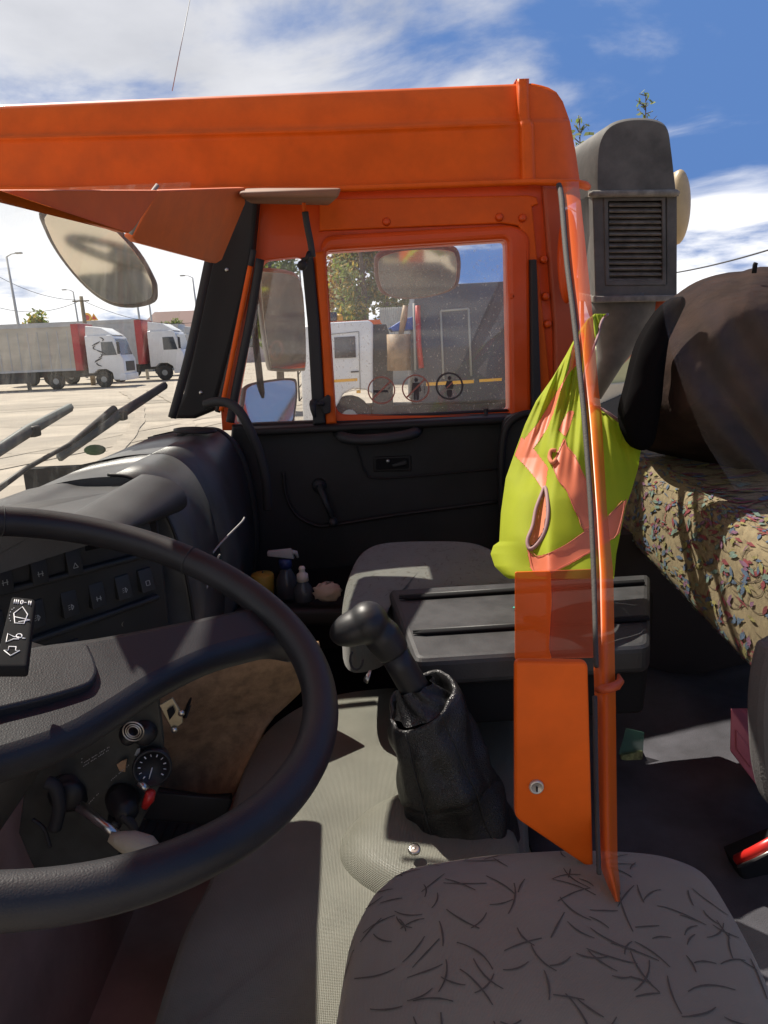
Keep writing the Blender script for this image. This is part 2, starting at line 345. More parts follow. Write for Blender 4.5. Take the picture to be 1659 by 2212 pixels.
# trees seen through the side window
tree(at(742, 62), 62, 13.0, 3.1, 'rust and yellow autumn tree at the left of the big side window', [LEAF[2], LEAF[1]], 3200, 3, .26)
tree(at(790, 58), 58, 13.5, 3.0, 'tall yellow green tree right of the rusty one behind the white truck', [LEAF[0], LEAF[1]], 3600, 4, .26)
tree(at(838, 60), 60, 10.5, 2.8, 'yellow green tree behind the round mirror and the shed', [LEAF[0], LEAF[1]], 2600, 5, .26)
tree(at(722, 75), 75, 8, 2.5, 'low yellow tree at the far left edge of the big side window', [LEAF[1], LEAF[0]], 1500, 6, .26)
tree(at(598, 30), 30, 7.6, 1.5, 'slim green tree seen behind the tall side mirror', [LEAF[0], LEAF[0]], 3000, 7, .16)
tree(at(98, 95), 95, 7.8, 3.3, 'round green bush tree behind the grey trailer under the lamp poles', [LEAF[0], LEAF[1]], 2600, 8, .3, trunk_h=.2)
tree(at(345, 150), 150, 8.5, 4.2, 'left of two small green trees on the far bank', [LEAF[0]], 1200, 9, .5, trunk_h=.2)
tree(at(372, 150), 150, 8.5, 3.2, 'right of two small green trees on the far bank', [LEAF[0]], 900, 10, .5, trunk_h=.2)
tree(at(-20, 100), 100, 6.0, 3.0, 'low scrubby tree at the left end of the trailers', [LEAF[0], LEAF[1]], 900, 12, .3, trunk_h=.2)
def sprig(px, ytop, Y, spread, label, seed):  # reflected treetops, built as real stems and leaves
    r_ = random.Random(seed); t = thing('sapling', label, 'sapling', 'leafy sprigs above the air intake')
    top = P(px, ytop, Y); sb, lb = MB(), MB(); x0 = top.x
    sb.tube([V((x0 + .2, Y, 0)), V((x0 + .05, Y, top.z * .6)), top], [.03, .015, .003], 6)
    for k in range(70):
        z = top.z - abs(r_.gauss(0, .45)) * 1.0; c = V((x0, Y, z)); d = V((r_.uniform(-1, 1), r_.uniform(-1, 1), r_.uniform(.1, .8))) * spread * (.25 + (top.z - z))
        e = c + d
        if k < 26: sb.tube([c, e], [.004, .002], 4)
        s = r_.uniform(.012, .03); u = V((r_.gauss(0, 1), r_.gauss(0, 1), r_.gauss(0, 1))).normalized(); v2 = u.orthogonal()
        q = c + d * r_.uniform(.6, 1)
        lb.add([q - u * s, q + v2 * s * .6, q + u * s, q - v2 * s * .6], [(0, 1, 2, 3)], 0, False)
    sb.build('stem', BARK, t); lb.build('leaves', LEAF[0], t)
sprig(1395, 203, 6.0, .22, 'leafy sprig rising over the top of the grey air intake', 1)
sprig(1252, 262, 5.5, .30, 'twiggy sprig between orange roof corner and grey air intake', 2)
TY = mat('tyre', (.018, .018, .018), .85, var=.3, vscale=10); CH = mat('truck_chassis', (.03, .03, .032), .7, var=.3, vscale=3)
WP = mat('white_truck_paint', (.74, .74, .73), .35, coat=.4, var=.04, vscale=2); GL = mat('dark_truck_glass', (.03, .035, .04), .08, spec=.8)
TARP = mat('grey_beige_tarpaulin', (.48, .44, .36), .75, var=.12, vscale=1.2, stretch=(.3, 1, 1)); REDP = mat('red_truck_paint', (.42, .035, .04), .5, var=.1, vscale=2)
GREYP = mat('light_grey_truck_paint', (.42, .43, .43), .5, var=.1, vscale=2); YEL = mat('amber_stripe', (.85, .42, .03), .5)
def wheel(t, c, r_=.5, w_=.32, ax=(0, 1, 0)):
    a = V(ax); wo = MB().lathe(V(c) - a * w_ / 2, a, [(0, r_ * .5), (0, r_ * .93), (.04, r_), (w_ - .04, r_), (w_, r_ * .93), (w_, r_ * .5)], 20).build('wheel', TY, t)
    MB().lathe(V(c) - a * (w_ / 2 + .01), a, [(0, .06), (0, r_ * .3), (.03, r_ * .5), (w_ * .9, r_ * .5)], 16).build('rim', M['greyw'], wo)
def semi(label, xf, Y, k, trailer, cab, back=None, grp='articulated trucks parked across the yard', tl=12.5, marks=False):
    t = thing('articulated_truck', label, 'truck', grp)
    def X(d): return xf - d * k
    def B(mb, d0, d1, z0, z1, y0=0, y1=2.5, mi=0): mb.box(((X(d0) + X(d1)) / 2, Y + (y0 + y1) / 2 * k, (z0 + z1) / 2 * k), (abs(d1 - d0) * k, (y1 - y0) * k, (z1 - z0) * k), None, mi)
    c = MB()   # cab: front sloping windscreen
    prof = [(0, .45), (0, 1.7), (.12, 1.9), (.42, 3.0), (.62, 3.15), (2.2, 3.15), (2.2, .9), (1.9, .9), (1.6, 1.12), (1.1, 1.12), (.75, .9), (.7, .45)]
    q = [[V((X(d), Y + y * k, z * k)) for d, z in prof] for y in (0, 2.5)]
    n = len(prof); c.add(q[0] + q[1], [tuple(range(n)), tuple(range(2 * n - 1, n - 1, -1))] + [(i, (i + 1) % n, n + (i + 1) % n, n + i) for i in range(n)], 0, False)
    c.build('cab', cab, t, bev=.05)
    MB().hexa([V((X(d), Y + y * k, z * k)) for d, y, z in ((.5, .15, 3.15), (.5, 2.35, 3.15), (2.2, 2.35, 3.15), (2.2, .15, 3.15))], [V((X(d), Y + y * k, z * k)) for d, y, z in ((1.2, .2, 3.6), (1.2, 2.3, 3.6), (2.15, 2.3, 3.75), (2.15, .2, 3.75))]).build('roof_deflector', cab, t, bev=.04)
    ws = MB(); ws.hexa([V((X(d) + .03, Y + y * k, z * k)) for d, y, z in ((.14, .15, 1.95), (.14, 2.35, 1.95), (.40, 2.35, 2.9), (.40, .15, 2.9))], [V((X(d) - .05, Y + y * k, z * k)) for d, y, z in ((.14, .15, 1.95), (.14, 2.35, 1.95), (.40, 2.35, 2.9), (.40, .15, 2.9))]); ws.build('windscreen', GL, t)
    sw = MB(); sw.hexa([V((X(d), Y - .02, z * k)) for d, z in ((.35, 1.95), (1.25, 1.95), (1.25, 2.75), (.55, 2.75))], [V((X(d), Y + .03, z * k)) for d, z in ((.35, 1.95), (1.25, 1.95), (1.25, 2.75), (.55, 2.75))]); sw.build('side_window', GL, t)
    gr = MB(); B(gr, -.03, .02, .95, 1.55, .4, 2.1); gr.build('grille', CH, t)
    bm_ = MB(); B(bm_, -.08, .35, .4, .8, -.02, 2.52); bm_.build('bumper', cab, t, bev=.03)
    for y0 in (.12, 1.98):
        h = MB(); B(h, -.1, -.04, .55, .78, y0, y0 + .4); h.build('headlight', M['white'], t)
    mi = MB(); B(mi, .1, .2, 2.0, 2.7, -.35, -.1); mi.tube([V((X(.3), Y, 2.75 * k)), V((X(.15), Y - .25 * k, 2.7 * k))], .03, 6); mi.build('mirror', CH, t)
    if marks:
        mk = MB()
        for j in range(7):
            a = 1.35 + .1 * (j % 3); z = 1.3 + j * .25
            mk.tube([V((X(a + .3 * math.sin(j * 1.7 + s_)), Y - .03, (z + s_ * .12) * k)) for s_ in (0, .7, 1.4, 2.1)], [.02, .05, .05, .01], 5)
        mk.build('dark_swirl_marks', CH, t)
    tr = MB(); B(tr, 2.6, 2.6 + tl, 1.15, 3.95); tr.build('trailer_body', trailer, t, bev=.04)
    sp2 = MB()
    for j in range(int(tl / .6)): B(sp2, 3.2 + j * .6, 3.25 + j * .6, 1.2, 3.5, -.02, .01)
    B(sp2, 2.6, 2.6 + tl, 3.75, 3.95, -.03, .01); B(sp2, 2.6, 2.6 + tl, 1.12, 1.25, -.03, .01)
    sp2.build('side_straps', GREYP, t)
    if back:
        bk = MB(); B(bk, 2.5, 2.95, 1.1, 3.9, -.05, 2.55); bk.build('bulkhead', back, t, bev=.04)
    ch = MB(); B(ch, .8, 2.6 + tl, .75, 1.13, .5, 2.0); B(ch, 5.5, 8.5, .45, 1.1, .05, .5)
    for j in range(8): B(ch, 3 + j * 1.4, 3.1 + j * 1.4, .9, 1.2, 0, .05)
    ch.build('chassis', CH, t)
    for d in (1.35, 4.3, 2.6 + tl - 4.2, 2.6 + tl - 2.9, 2.6 + tl - 1.6):
        wheel(t, (X(d), Y + .2 * k, .5 * k), .5 * k)
    return t
semi('white truck cab with dark swirls and long grey tarpaulin trailer, nearest of the row', at(262, 60), 60, 1.28, TARP, WP, REDP, marks=True)
semi('white truck with red bulkhead, second of the row beyond the grey trailer', at(394, 70), 70, 1.42, GREYP, WP, REDP, tl=9)
semi('pale truck half hidden behind the windshield pillar, farthest of the row', at(460, 84), 84, 1.4, GREYP, GREYP, None, tl=8)
# white lorry and dark box lorry seen through the side window
def lorry():
    t = thing('white_lorry', 'white lorry with orange stripe on its door, parked beyond the side window', 'truck')
    Y = 20.0; D = 2.4
    def poly(mb, pts, y0, y1, mi=0):
        a = [P(x, y, Y) for x, y in pts]; f_ = [p + V((0, y0, 0)) for p in a]; b_ = [p + V((0, y1, 0)) for p in a]; n = len(pts)
        mb.add(f_ + b_, [tuple(range(n)), tuple(range(2 * n - 1, n - 1, -1))] + [(i, (i + 1) % n, n + (i + 1) % n, n + i) for i in range(n)], mi, False)
    c = MB(); poly(c, [(655, 705), (700, 697), (795, 692), (806, 698), (806, 852), (790, 842), (762, 840), (742, 850), (726, 880), (722, 905), (655, 912), (650, 800)], 0, D); c.build('cab', WP, t, bev=.06)
    w1 = MB(); poly(w1, [(722, 729), (767, 726), (769, 772), (723, 774)], -.03, .05); w1.build('side_window', GL, t)
    s_ = MB(); poly(s_, [(722, 820), (772, 817), (772, 823), (722, 826)], -.012, .01); s_.build('door_stripe', YEL, t)
    h = MB(); poly(h, [(758, 802), (775, 801), (775, 804), (758, 805)], -.03, .02); h.build('door_handle', CH, t)
    for a, b_ in (((775, 716), (778, 842)), ((716, 722), (775, 716))): 
        q = MB(); q.tube([P(*a, Y) + V((0, -.01, 0)), P(*b_, Y) + V((0, -.01, 0))], .012, 6); q.build('door_seam', M['greyw'], t)
    l = MB(); poly(l, [(770, 843), (779, 843), (779, 849), (770, 849)], -.04, .02); l.build('marker_light', YEL, t)
    k = MB(); poly(k, [(806, 700), (835, 700), (850, 745), (850, 900), (806, 900)], .3, 2.0); k.build('rear_stack', CH, t)
    e = MB(); e.tube([P(876, 660, Y), P(872, 690, Y), P(866, 722, Y)], [.07, .09, .07], 10); e.tube([P(861, 722, Y) , P(862, 800, Y)], .32, 14); e.build('exhaust', mat('rusty_exhaust', (.30, .20, .12), .6, var=.3, vscale=4), t)
    ch = MB(); poly(ch, [(722, 885), (1180, 870), (1180, 905), (722, 920)], .5, 1.9); ch.build('chassis', CH, t)
    pc = P(755, 900, Y); wheel(t, (pc.x, Y + .3, .55), .58)
    bx = MB(); poly(bx, [(893, 655), (900, 618), (1250, 600), (1250, 855), (893, 872)], -.1, 2.4); bx.build('box_body', mat('dark_blue_grey_box', (.035, .042, .065), .55, var=.3, vscale=1), t, bev=.03)
    fr = MB()
    for a, b_ in (((952, 672), (1012, 667)), ((1012, 667), (1018, 812)), ((952, 672), (958, 818))): fr.tube([P(*a, Y - .13), P(*b_, Y - .13)], .03, 6)
    fr.build('door_outline', M['greyw'], t)
    st = MB(); poly(st, [(920, 826), (1022, 820), (1022, 827), (920, 833)], -.13, -.09); poly(st, [(1034, 819), (1082, 816), (1082, 822), (1034, 825)], -.13, -.09); st.build('amber_stripe', YEL, t)
    rd = MB(); rd.tube([P(902, 660, Y - .2), P(904, 740, Y - .2), P(910, 795, Y - .2)], .075, 8); rd.build('red_post', M['red'], t)
    bl = MB(); poly(bl, [(842, 708), (870, 690), (892, 684), (894, 712), (850, 716)], 0, 1.5); bl.build('blue_hood', mat('blue_hood', (.03, .10, .42), .5), t, bev=.03)
    gp = MB(); gp.tube([P(894, 655, Y - .3), P(897, 800, Y - .3)], .035, 6); gp.build('grey_pipe', M['greyw'], t)
lorry()
t = thing('machine', 'small orange and yellow machine roof behind the white lorry cab', 'machine')
MB().hexa([P(x, y, 26) for x, y in ((700, 705), (825, 700), (820, 690), (705, 695))], [P(x, y, 27) for x, y in ((700, 705), (825, 700), (820, 690), (705, 695))]).build('orange_deck', M['orange'], t)
MB().box(P(712, 685, 26), (.5, .6, .3)).build('cab', GL, t, bev=.04)
MB().lathe(P(733, 692, 26), (0, 0, 1), [(0, .13), (.12, .13), (.2, .08)], 12).build('beacon', YEL, t)
sh = MB(); a, b_ = P(820, 663, 45), P(945, 656, 45)
for k in range(60):
    x0, x1 = lerp(a.x, b_.x, k / 60), lerp(a.x, b_.x, (k + 1) / 60)
    sh.add([V((x0, 45 + .05 * (k % 2), 2.2)), V((x1, 45 + .05 * ((k + 1) % 2), 2.2)), V((x1, 46 + .05 * ((k + 1) % 2), a.z)), V((x0, 46 + .05 * (k % 2), a.z))], [(0, 1, 2, 3)], 0, False)
t = thing('shed', 'shed with grey corrugated roof beyond the white lorry', 'shed')
sh.build('corrugated_roof', mat('corrugated_grey', (.42, .41, .37), .8, var=.2, vscale=1), t)
MB().box(((a.x + b_.x) / 2, 48, 1.1), (b_.x - a.x, 4, 2.2)).build('wall', M['greyw'], t)
t = thing('lattice_mast', 'steel lattice mast seen above the tall side mirror', 'mast')
mb = MB()
for dx in (-.25, .25): mb.tube([V((at(650, 35) + dx, 35, 0)), V((at(650, 35) + dx * .6, 35, 5.9))], .045, 6)
for k in range(9): mb.tube([V((at(650, 35) - .25 + .012 * k, 35, .6 * k)), V((at(650, 35) + .25 - .012 * k, 35, .6 * (k + 1)))], .025, 5)
mb.build('frame', CH, t)
# lamp poles, signs, cables, buildings on the left
PM = mat('galvanised_pole', (.42, .42, .40), .6, var=.1, vscale=2)
tops = []
for i, (px, yt, yb, Y, side, lab) in enumerate(((14, 555, 715, 62, 1, 'tall lamp pole at the far left of the windshield'), (158, 630, 712, 90, -1, 'thin lamp pole directly left of the wooden pole'), (290, 612, 708, 75, 1, 'lamp pole just right of the front mirror'), (316, 610, 705, 92, -1, 'lamp pole second right of the front mirror'), (416, 600, 700, 80, -1, 'lamp pole nearest the windshield pillar'))):
    t = thing('street_lamp', lab, 'street lamp', 'lamp poles behind the parked trucks')
    top = P(px, yt, Y); MB().tube([V((top.x + .3, Y, 0)), top], [.17, .08], 8).build('pole', PM, t)
    MB().tube([top, top + V((side * .4, 0, .2)), top + V((side * .8, 0, .25))], [.05, .04, .04], 6).build('arm', PM, t)
    MB().box(top + V((side * 1.0, 0, .25)), (.5, .3, .12)).build('lamp_head', M['greyw'], t, bev=.03); tops.append(top)
t = thing('wooden_pole', 'brown wooden utility pole between two lamp poles', 'utility pole')
top = P(175, 640, 66); MB().tube([V((top.x + .1, 66, 0)), top], [.22, .16], 8).build('pole', mat('old_wood', (.22, .17, .11), .9, var=.2, vscale=3), t)
MB().box(top + V((0, -.2, -.4)), (1.4, .1, .1)).build('crossarm', BARK, t)
def cable(name, a, b_, sag, r_, lab):
    mb = MB(); mb.tube([lerp(a, b_, k / 16) - V((0, 0, sag * 4 * (k / 16) * (1 - k / 16))) for k in range(17)], r_, 5)
    tag(mb.build(name, CH), lab, 'cable')
cable('overhead_cable', P(-60, 562, 62), P(176, 648, 66), .8, .022, 'thin overhead cable sagging from the far left pole to the wooden pole')
cable('overhead_cable', P(-60, 645, 62), P(176, 648, 66), 1.0, .022, 'lower overhead cable reaching the wooden pole')
cable('overhead_cable', P(176, 648, 66), P(460, 690, 70), 1.0, .022, 'overhead cable running right from the wooden pole')
cable('overhead_cable', P(1440, 592, 14), P(1760, 508, 9), .05, .012, 'dark cable across the blue sky right of the air intake')
for (px, py, shp, lab) in ((188, 686, 0, 'round warning sign on a thin post beside the wooden pole'), (203, 687, 1, 'triangular warning sign on a thin post')):
    t = thing('road_sign', lab, 'road sign', 'road signs on the bank'); c = P(px, py, 75)
    MB().tube([V((c.x, 75.1, 0)), c + V((0, .1, 0))], .05, 6).build('post', PM, t)
    n_ = 20 if shp == 0 else 3
    q = MB(); q.plate([[c + V((math.sin(2 * math.pi * k / n_) * .45, 0, math.cos(2 * math.pi * k / n_) * .45)) for k in range(n_)]], c, (1, 0, 0), (0, 0, 1), .04, .005); q.build('panel', YEL, t)
    q = MB(); q.plate([[c + V((math.sin(2 * math.pi * k / n_) * .25, -.02, math.cos(2 * math.pi * k / n_) * .25)) for k in range(n_)]], c + V((0, -.02, 0)), (1, 0, 0), (0, 0, 1), .02, .002); q.build('face', M['red'], t)
def house(px, Y, w_, h, lab, wallc, roofc):
    t = thing('building', lab, 'building'); x = at(px, Y)
    MB().box((x, Y + 4, h / 2), (w_, 8, h)).build('wall', mat('wall_' + lab.split()[0], wallc, .9, var=.1, vscale=.5), t)
    r_ = MB(); a = [V((x - w_ / 2 - .5, Y - .5, h)), V((x + w_ / 2 + .5, Y - .5, h)), V((x + w_ / 2 + .5, Y + 8.5, h)), V((x - w_ / 2 - .5, Y + 8.5, h)), V((x - w_ / 2 + 2, Y + 4, h + w_ * .14)), V((x + w_ / 2 - 2, Y + 4, h + w_ * .14))]
    r_.add(a, [(0, 1, 5, 4), (1, 2, 5), (2, 3, 4, 5), (3, 0, 4), (0, 3, 2, 1)], 0, False).build('roof', mat('roof_' + lab.split()[0], roofc, .8), t)
    for k in range(4):
        q = MB().box((x - w_ / 2 + w_ * (k + .5) / 4, Y - .02, h * .55), (w_ * .1, .1, h * .3)); q.build('window', GL, t)
house(440, 150, 24, 7.2, 'pinkish low building with brown roof at the windshield pillar', (.45, .36, .33), (.22, .13, .11))
house(232, 170, 26, 6.0, 'brown roofed building on the bank behind the road signs', (.30, .24, .17), (.24, .15, .10))
wl = MB(); a = at(-60, 110); wl.box(((a + at(450, 110)) / 2, 110, 1.7), (at(450, 110) - a, .4, 3.4))
for k in range(24): wl.box((lerp(a, at(450, 110), k / 24), 109.7, 1.8), (.35, .3, 3.7))
tag(wl.build('concrete_wall', mat('pale_concrete_wall', (.48, .44, .36), .9, var=.1, vscale=.3)), 'long pale concrete wall behind the parked trucks', 'wall')
# neighbouring pale truck seen in the gap by the vest
t = thing('pale_truck', 'pale olive truck seen in the gap between vest and dark bag', 'truck')
c = MB(); Yq = 9.0
c.plate([[P(x, y, Yq) for x, y in ((1250, 760), (1330, 742), (1480, 700), (1480, 860), (1250, 850))]], P(CXP, CYP, Yq), (1, 0, 0), (0, 0, 1), 2.2, .05); c.build('body', mat('olive_cream_paint', (.40, .39, .22), .6, var=.1, vscale=2), t)
c = MB(); c.plate([[P(x, y, Yq - .06) for x, y in ((1250, 836), (1480, 812), (1480, 905), (1250, 925))]], P(CXP, CYP, Yq - .06), (1, 0, 0), (0, 0, 1), .3, .02); c.build('skirt', mat('cream_skirt', (.42, .38, .30), .7, var=.1, vscale=2), t)
c = MB(); c.plate([[P(x, y, Yq - .1) for x, y in ((1300, 872), (1345, 852), (1400, 850), (1400, 900), (1300, 905))]], P(CXP, CYP, Yq - .1), (1, 0, 0), (0, 0, 1), .1, .01); c.build('dark_bracket', CH, t)
wheel(t, (P(1380, 980, Yq).x, Yq + .2, .5))
# ================================================================== THE CAB
cabT = thing('truck_cab', 'orange truck cab with ribbed roof edge, rear corner post and far door', 'truck cab')
# ---- roof side, rib and gutter: a neighbour truck's reflection built solid
def roof_top(px): return 243 - (px + 400) * (63 / 1550)
def roof_bot(px): return interp(px, [(-400, 405), (700, 405), (1150, 389), (1252, 389)])
def roofP(px, v, push=0.0):
    vv = max(0, min(1, v)); y = lerp(roof_top(px), roof_bot(px), vv)
    e = max(0.0, (px - 1150) / 110.0)
    line = -.012 * math.exp(-((vv - .40) / .035) ** 2) if px < 1115 else 0
    Y = 2.20 + .03 * (1 - vv) ** 6 + .10 * e ** 2 + .02 * (vv < .40) + line - push
    return P(px, y, Y)
Rv = [(0, 1150), (.04, 1182), (.10, 1202), (.2, 1216), (.4, 1231), (.7, 1243), (1, 1252)]
g = MB(); rows = []
for i in range(41):
    v = i / 40; rr = interp(v, Rv); n1 = 46
    row = [roofP(lerp(-400, rr, (j / n1) ** .8), v) for j in range(n1 + 1)]
    e = row[-1]; row.append(V((e.x + .01, e.y + .10, e.z))); row.append(V((e.x + .012, 3.0, e.z))); rows.append(row)
t0 = [p + V((0, .25, .006)) for p in rows[0]]; t1 = [V((p.x, 3.1, p.z + .01)) for p in rows[0]]
g.grid([t1, t0] + rows); g.build('roof', M['orange'], cabT)
g = MB(); rows = []
for i in range(31):
    v = -.045 + 1.04 * i / 30; l, r = interp(v, [(0, 1115), (.36, 1117), (.42, 1122), (1, 1124)]), interp(v, [(0, 1143), (.36, 1146), (.42, 1154), (1, 1158)])
    row = []
    for j in range(9):
        s_ = j / 8; hgt = .026 * min(1, math.sin(math.pi * s_) * 2.2); p = roofP(lerp(l, r, s_), max(v, 0), hgt)
        if v < 0: p = p + V((0, 0, -v * .28))
        row.append(p)
    rows.append(row)
g.grid([[V((p.x, 3.0, p.z + .01)) for p in rows[0]]] + rows); g.build('roof_rib', M['orange'], cabT)
g = MB(); g.tube([P(x, interp(x, [(-400, 409), (700, 409), (1150, 393), (1262, 396)]), 2.175 - .02 * (x > 1200)) for x in (-400, 0, 400, 700, 900, 1100, 1150, 1200, 1240)] + [P(1262, 400, 2.2), P(1268, 404, 2.3), P(1266, 404, 2.6)], [.011] * 7 + [.012, .013, .014, .012, .01], 10, flat=.8, up=(0, 0, 1)); g.build('rain_gutter', M['orange'], cabT)
# ---- upper side panel with window openings
W1 = round_poly([(703, 545), (1092, 520), (1099, 886), (722, 905)], 9); W2 = round_poly([(566, 562), (652, 553), (694, 912), (503, 919)], 16)
frame_out = [(380, 396), (1215, 396), (1222, 560), (1236, 740), (1262, 930), (480, 930), (455, 600)]
MB().pp([frame_out, W1[::-1], W2[::-1]], 2.22, .05, .003).build('side_panel', M['orange_in'], cabT)
MB().pp([[(690, 430), (1140, 421), (1160, 425), (1163, 440), (1150, 446), (1196, 900), (1146, 900), (1138, 520), (1120, 488), (1085, 482), (700, 498), (690, 500)]], 2.205, .02, .005).build('raised_panel', M['orange'], cabT)
sur = round_poly([(694, 512), (1105, 488), (1140, 520), (1143, 905), (700, 905)], 26, 6); W1b = round_poly([(699, 541), (1096, 516), (1103, 906.0), (718, 906)], 12)
MB().pp([round_poly([(690, 508), (1112, 484), (1146, 505), (1150, 908), (716, 908)], 34, 6), round_poly([(703, 541), (1096, 516), (1102, 900), (722, 900)], 12)[::-1]], 2.195, .035, .014).build('window_surround', M['orange_in'], cabT)
for x, y in ((835, 478), (1080, 468), (1108, 640), (1180, 640), (1176, 560), (1184, 700), (1130, 470)): MB().lathe(P(x, y, 2.195), (0, 1, 0), [(0, .004), (.001, .009), (.01, .012)], 14).build('rivet', M['orange_in'], cabT)
MB().pp([[(1172, 400), (1214, 400), (1250, 800), (1262, 1245), (1205, 1245), (1196, 700)]], 2.20, .03, .01).build('rear_jamb', M['orange_dk'], cabT)
MB().pp([[(1146, 560), (1160, 560), (1172, 930), (1150, 930)]], 2.18, .03, .006).build('door_seal', M['rubber'], cabT)
MB().hexa([V((-.70, .12, 3.24)), V((.62, .12, 3.24)), V((.62, 1.72, 3.26)), V((-.70, 1.55, 3.26))], [V((-.70, .12, 3.28)), V((.62, .12, 3.28)), V((.62, 1.72, 3.30)), V((-.70, 1.55, 3.30))]).build('roof_skin', M['orange'], cabT, bev=.01)  # out-of-view roof slab, added and cut to shade the cab
# ---- neighbour truck's reflected post, built as a translucent body in front of the console
PT = [(392, 1207, 1250), (560, 1222, 1268), (700, 1238, 1282), (830, 1254, 1292), (900, 1262, 1300), (1100, 1276, 1311), (1240, 1281, 1325), (1430, 1282, 1328), (1500, 1284, 1330), (1700, 1287, 1332), (1860, 1292, 1334), (1945, 1325, 1343)]
def postY(y):                      # a straight post leaning from the roof corner down to the driver seat
    A0, B0 = P(1228, 392, 2.15), P(1334, 1945, .672); k0 = (B0.y - A0.y) / (B0.z - A0.z)
    d0 = ray(1280, y); return (A0.y - k0 * (A0.z - EYE.z)) / (1 - k0 * d0.z / d0.y)
g = MB(); rows = []
for i in range(60):
    y = lerp(392, 1948, i / 59); l, r = interp(y, [(a, b) for a, b, c in PT]), interp(y, [(a, c) for a, b, c in PT]); Y = postY(y)
    rows.append([P(lerp(l, r, j / 10), y, Y - .018 * math.sin(math.pi * j / 10)) for j in range(11)])
g.grid(rows); g.build('corner_post', M['orange_post'], cabT)
g = MB(); g.tube([P(x, y, Y) for x, y, Y in ((1290, 1490, postY(1490) - .01), (1302, 1489, postY(1490) - .018), (1318, 1486, postY(1490) - .018), (1332, 1481, postY(1490) - .01), (1340, 1472, postY(1490)), (1336, 1458, postY(1470) + .01))], [.004, .006, .006, .006, .005, .002], 12); g.build('post_ledge', M['orange_dk'], cabT)
for pts in ([(1207, 400), (1213, 430), (1224, 560), (1240, 690), (1260, 880), (1275, 1080), (1282, 1230), (1288, 1440)], [(1285, 1505), (1288, 1700), (1294, 1888)]):
    sp0 = smooth_path(pts, 8)
    MB().tube([P(p[0], p[1], postY(p[1]) - .018) for p in sp0], [.0036 * postY(p[1]) for p in sp0], 10).build('post_seal', mat('braided_seal', (.045, .04, .034), .8, bump=.8, bscale=260), cabT)
MB().pp([[(1180, 1234), (1286, 1230), (1286, 1421), (1180, 1424)]], 1.075, .004, .001).build('jamb_recess', M['orange_dk2'], cabT)  # reflected door edge, put in as see-through orange plates
g = MB().pp([round_poly([(1113, 1236), (1190, 1234), (1192, 1300), (1186, 1400), (1192, 1423), (1113, 1426)], 4)], 1.06, .004, .001); g.build('lower_jamb', M['orange_post'], cabT)
# ---- neighbour truck's reflected door panel and lock, built solid
lk = MB().pp([round_poly([(1113, 1429), (1271, 1431), (1283, 1884), (1236, 1852), (1113, 1768)], 14, 5)], .725, .012, .004).build('locker_door', M['orange'], cabT)
c = P(1158, 1698, .725)
q = MB().lathe(c + V((0, .004, 0)), (0, -1, 0), [(0, .008), (.006, .0083), (.008, .0075), (.008, .006), (.0065, .0056), (.007, .0)], 28); q.box(c + V((0, -.0045, -.001)), (.0014, .002, .006), None, 1)
lko = q.build('lock', [mat('nickel_lock', (.55, .50, .42), .45, .6), M['black']], lk)
# ---- windshield pillar
MB().pp([[(452, 400), (560, 400), (545, 560), (528, 640), (462, 888), (420, 905), (366, 905), (395, 850), (452, 570)]], 2.17, .07, .012).build('pillar_trim', M['trim'], cabT)
MB().tube([P(*p, 2.10) for p in smooth_path([(470, 480), (448, 580), (410, 760), (372, 902)], 6)], .012, 10).build('windshield_rubber', M['rubber'], cabT)
MB().tube([P(*p, 2.13) for p in smooth_path([(548, 540), (528, 640), (500, 770), (470, 890)], 6)], .008, 8).build('door_rubber', M['rubber'], cabT)
MB().tube([P(*p, 2.12) for p in smooth_path([(541, 575), (520, 680), (496, 800), (478, 888)], 6)], .0075, 8).build('pillar_edge', M['orange'], cabT)
MB().tube([P(*p, 2.12) for p in smooth_path([(562, 560), (540, 690), (512, 830), (497, 912)], 6)], .012, 8).build('quarter_rubber', M['rubber'], cabT)
for x, y in ((490, 583), (434, 848)): MB().lathe(P(x, y, 2.17), (0, -1, 0), [(0, .006), (.003, .005), (.004, .001)], 10).build('screw', M['metal'], cabT)
# ---- windshield
a, b, c_, d = V((-.575, .25, 2.45 - .215)), V((-.565, 2.12, 2.45 - .235)), V((-.435, 2.12, 2.45 + .44)), V((-.445, .25, 2.45 + .05))
MB().add([a, b, c_, d], [(0, 1, 2, 3)], 0, False).build('windshield', M['windshield'], cabT)
# ---- far door
door = bpy.data.objects.new('door', None); COL.objects.link(door); door.parent = cabT
MB().pp([[(540, 915), (1108, 893), (1150, 893), (1180, 1350), (560, 1420), (470, 1200), (500, 919)]], 2.19, .05, .012).build('door_card', M['door'], door)
MB().pp([[(540, 1240), (1100, 1195), (1180, 1330), (560, 1420)]], 2.18, .01, .002).build('lower_panel', M['black'], door)
g = MB(); g.hexa([P(x, y, 2.14) for x, y in ((540, 927), (1100, 900), (1100, 916), (540, 943))], [P(x, y, 2.24) for x, y in ((540, 915), (1100, 890), (1100, 908), (540, 930))]); g.build('sill', M['trim'], door, bev=.008)
MB().tube([P(x, y, 2.17) for x, y in smooth_path([(612, 1020), (618, 1070), (640, 1112), (680, 1134), (720, 1134), (860, 1112), (1082, 1083)], 6)], .0055, 8).build('pocket_bead', M['trim'], door)
MB().tube([P(x, y, 2.18) for x, y in smooth_path([(770, 965), (778, 990), (790, 1020), (830, 1033), (1082, 1012)], 6)], .003, 6).build('trim_crease', M['trim'], door)
hp = smooth_path([(735, 934, 2.18), (742, 945, 2.13), (775, 950, 2.12), (820, 948, 2.115), (862, 943, 2.12), (893, 936, 2.13), (898, 928, 2.18)], 5)
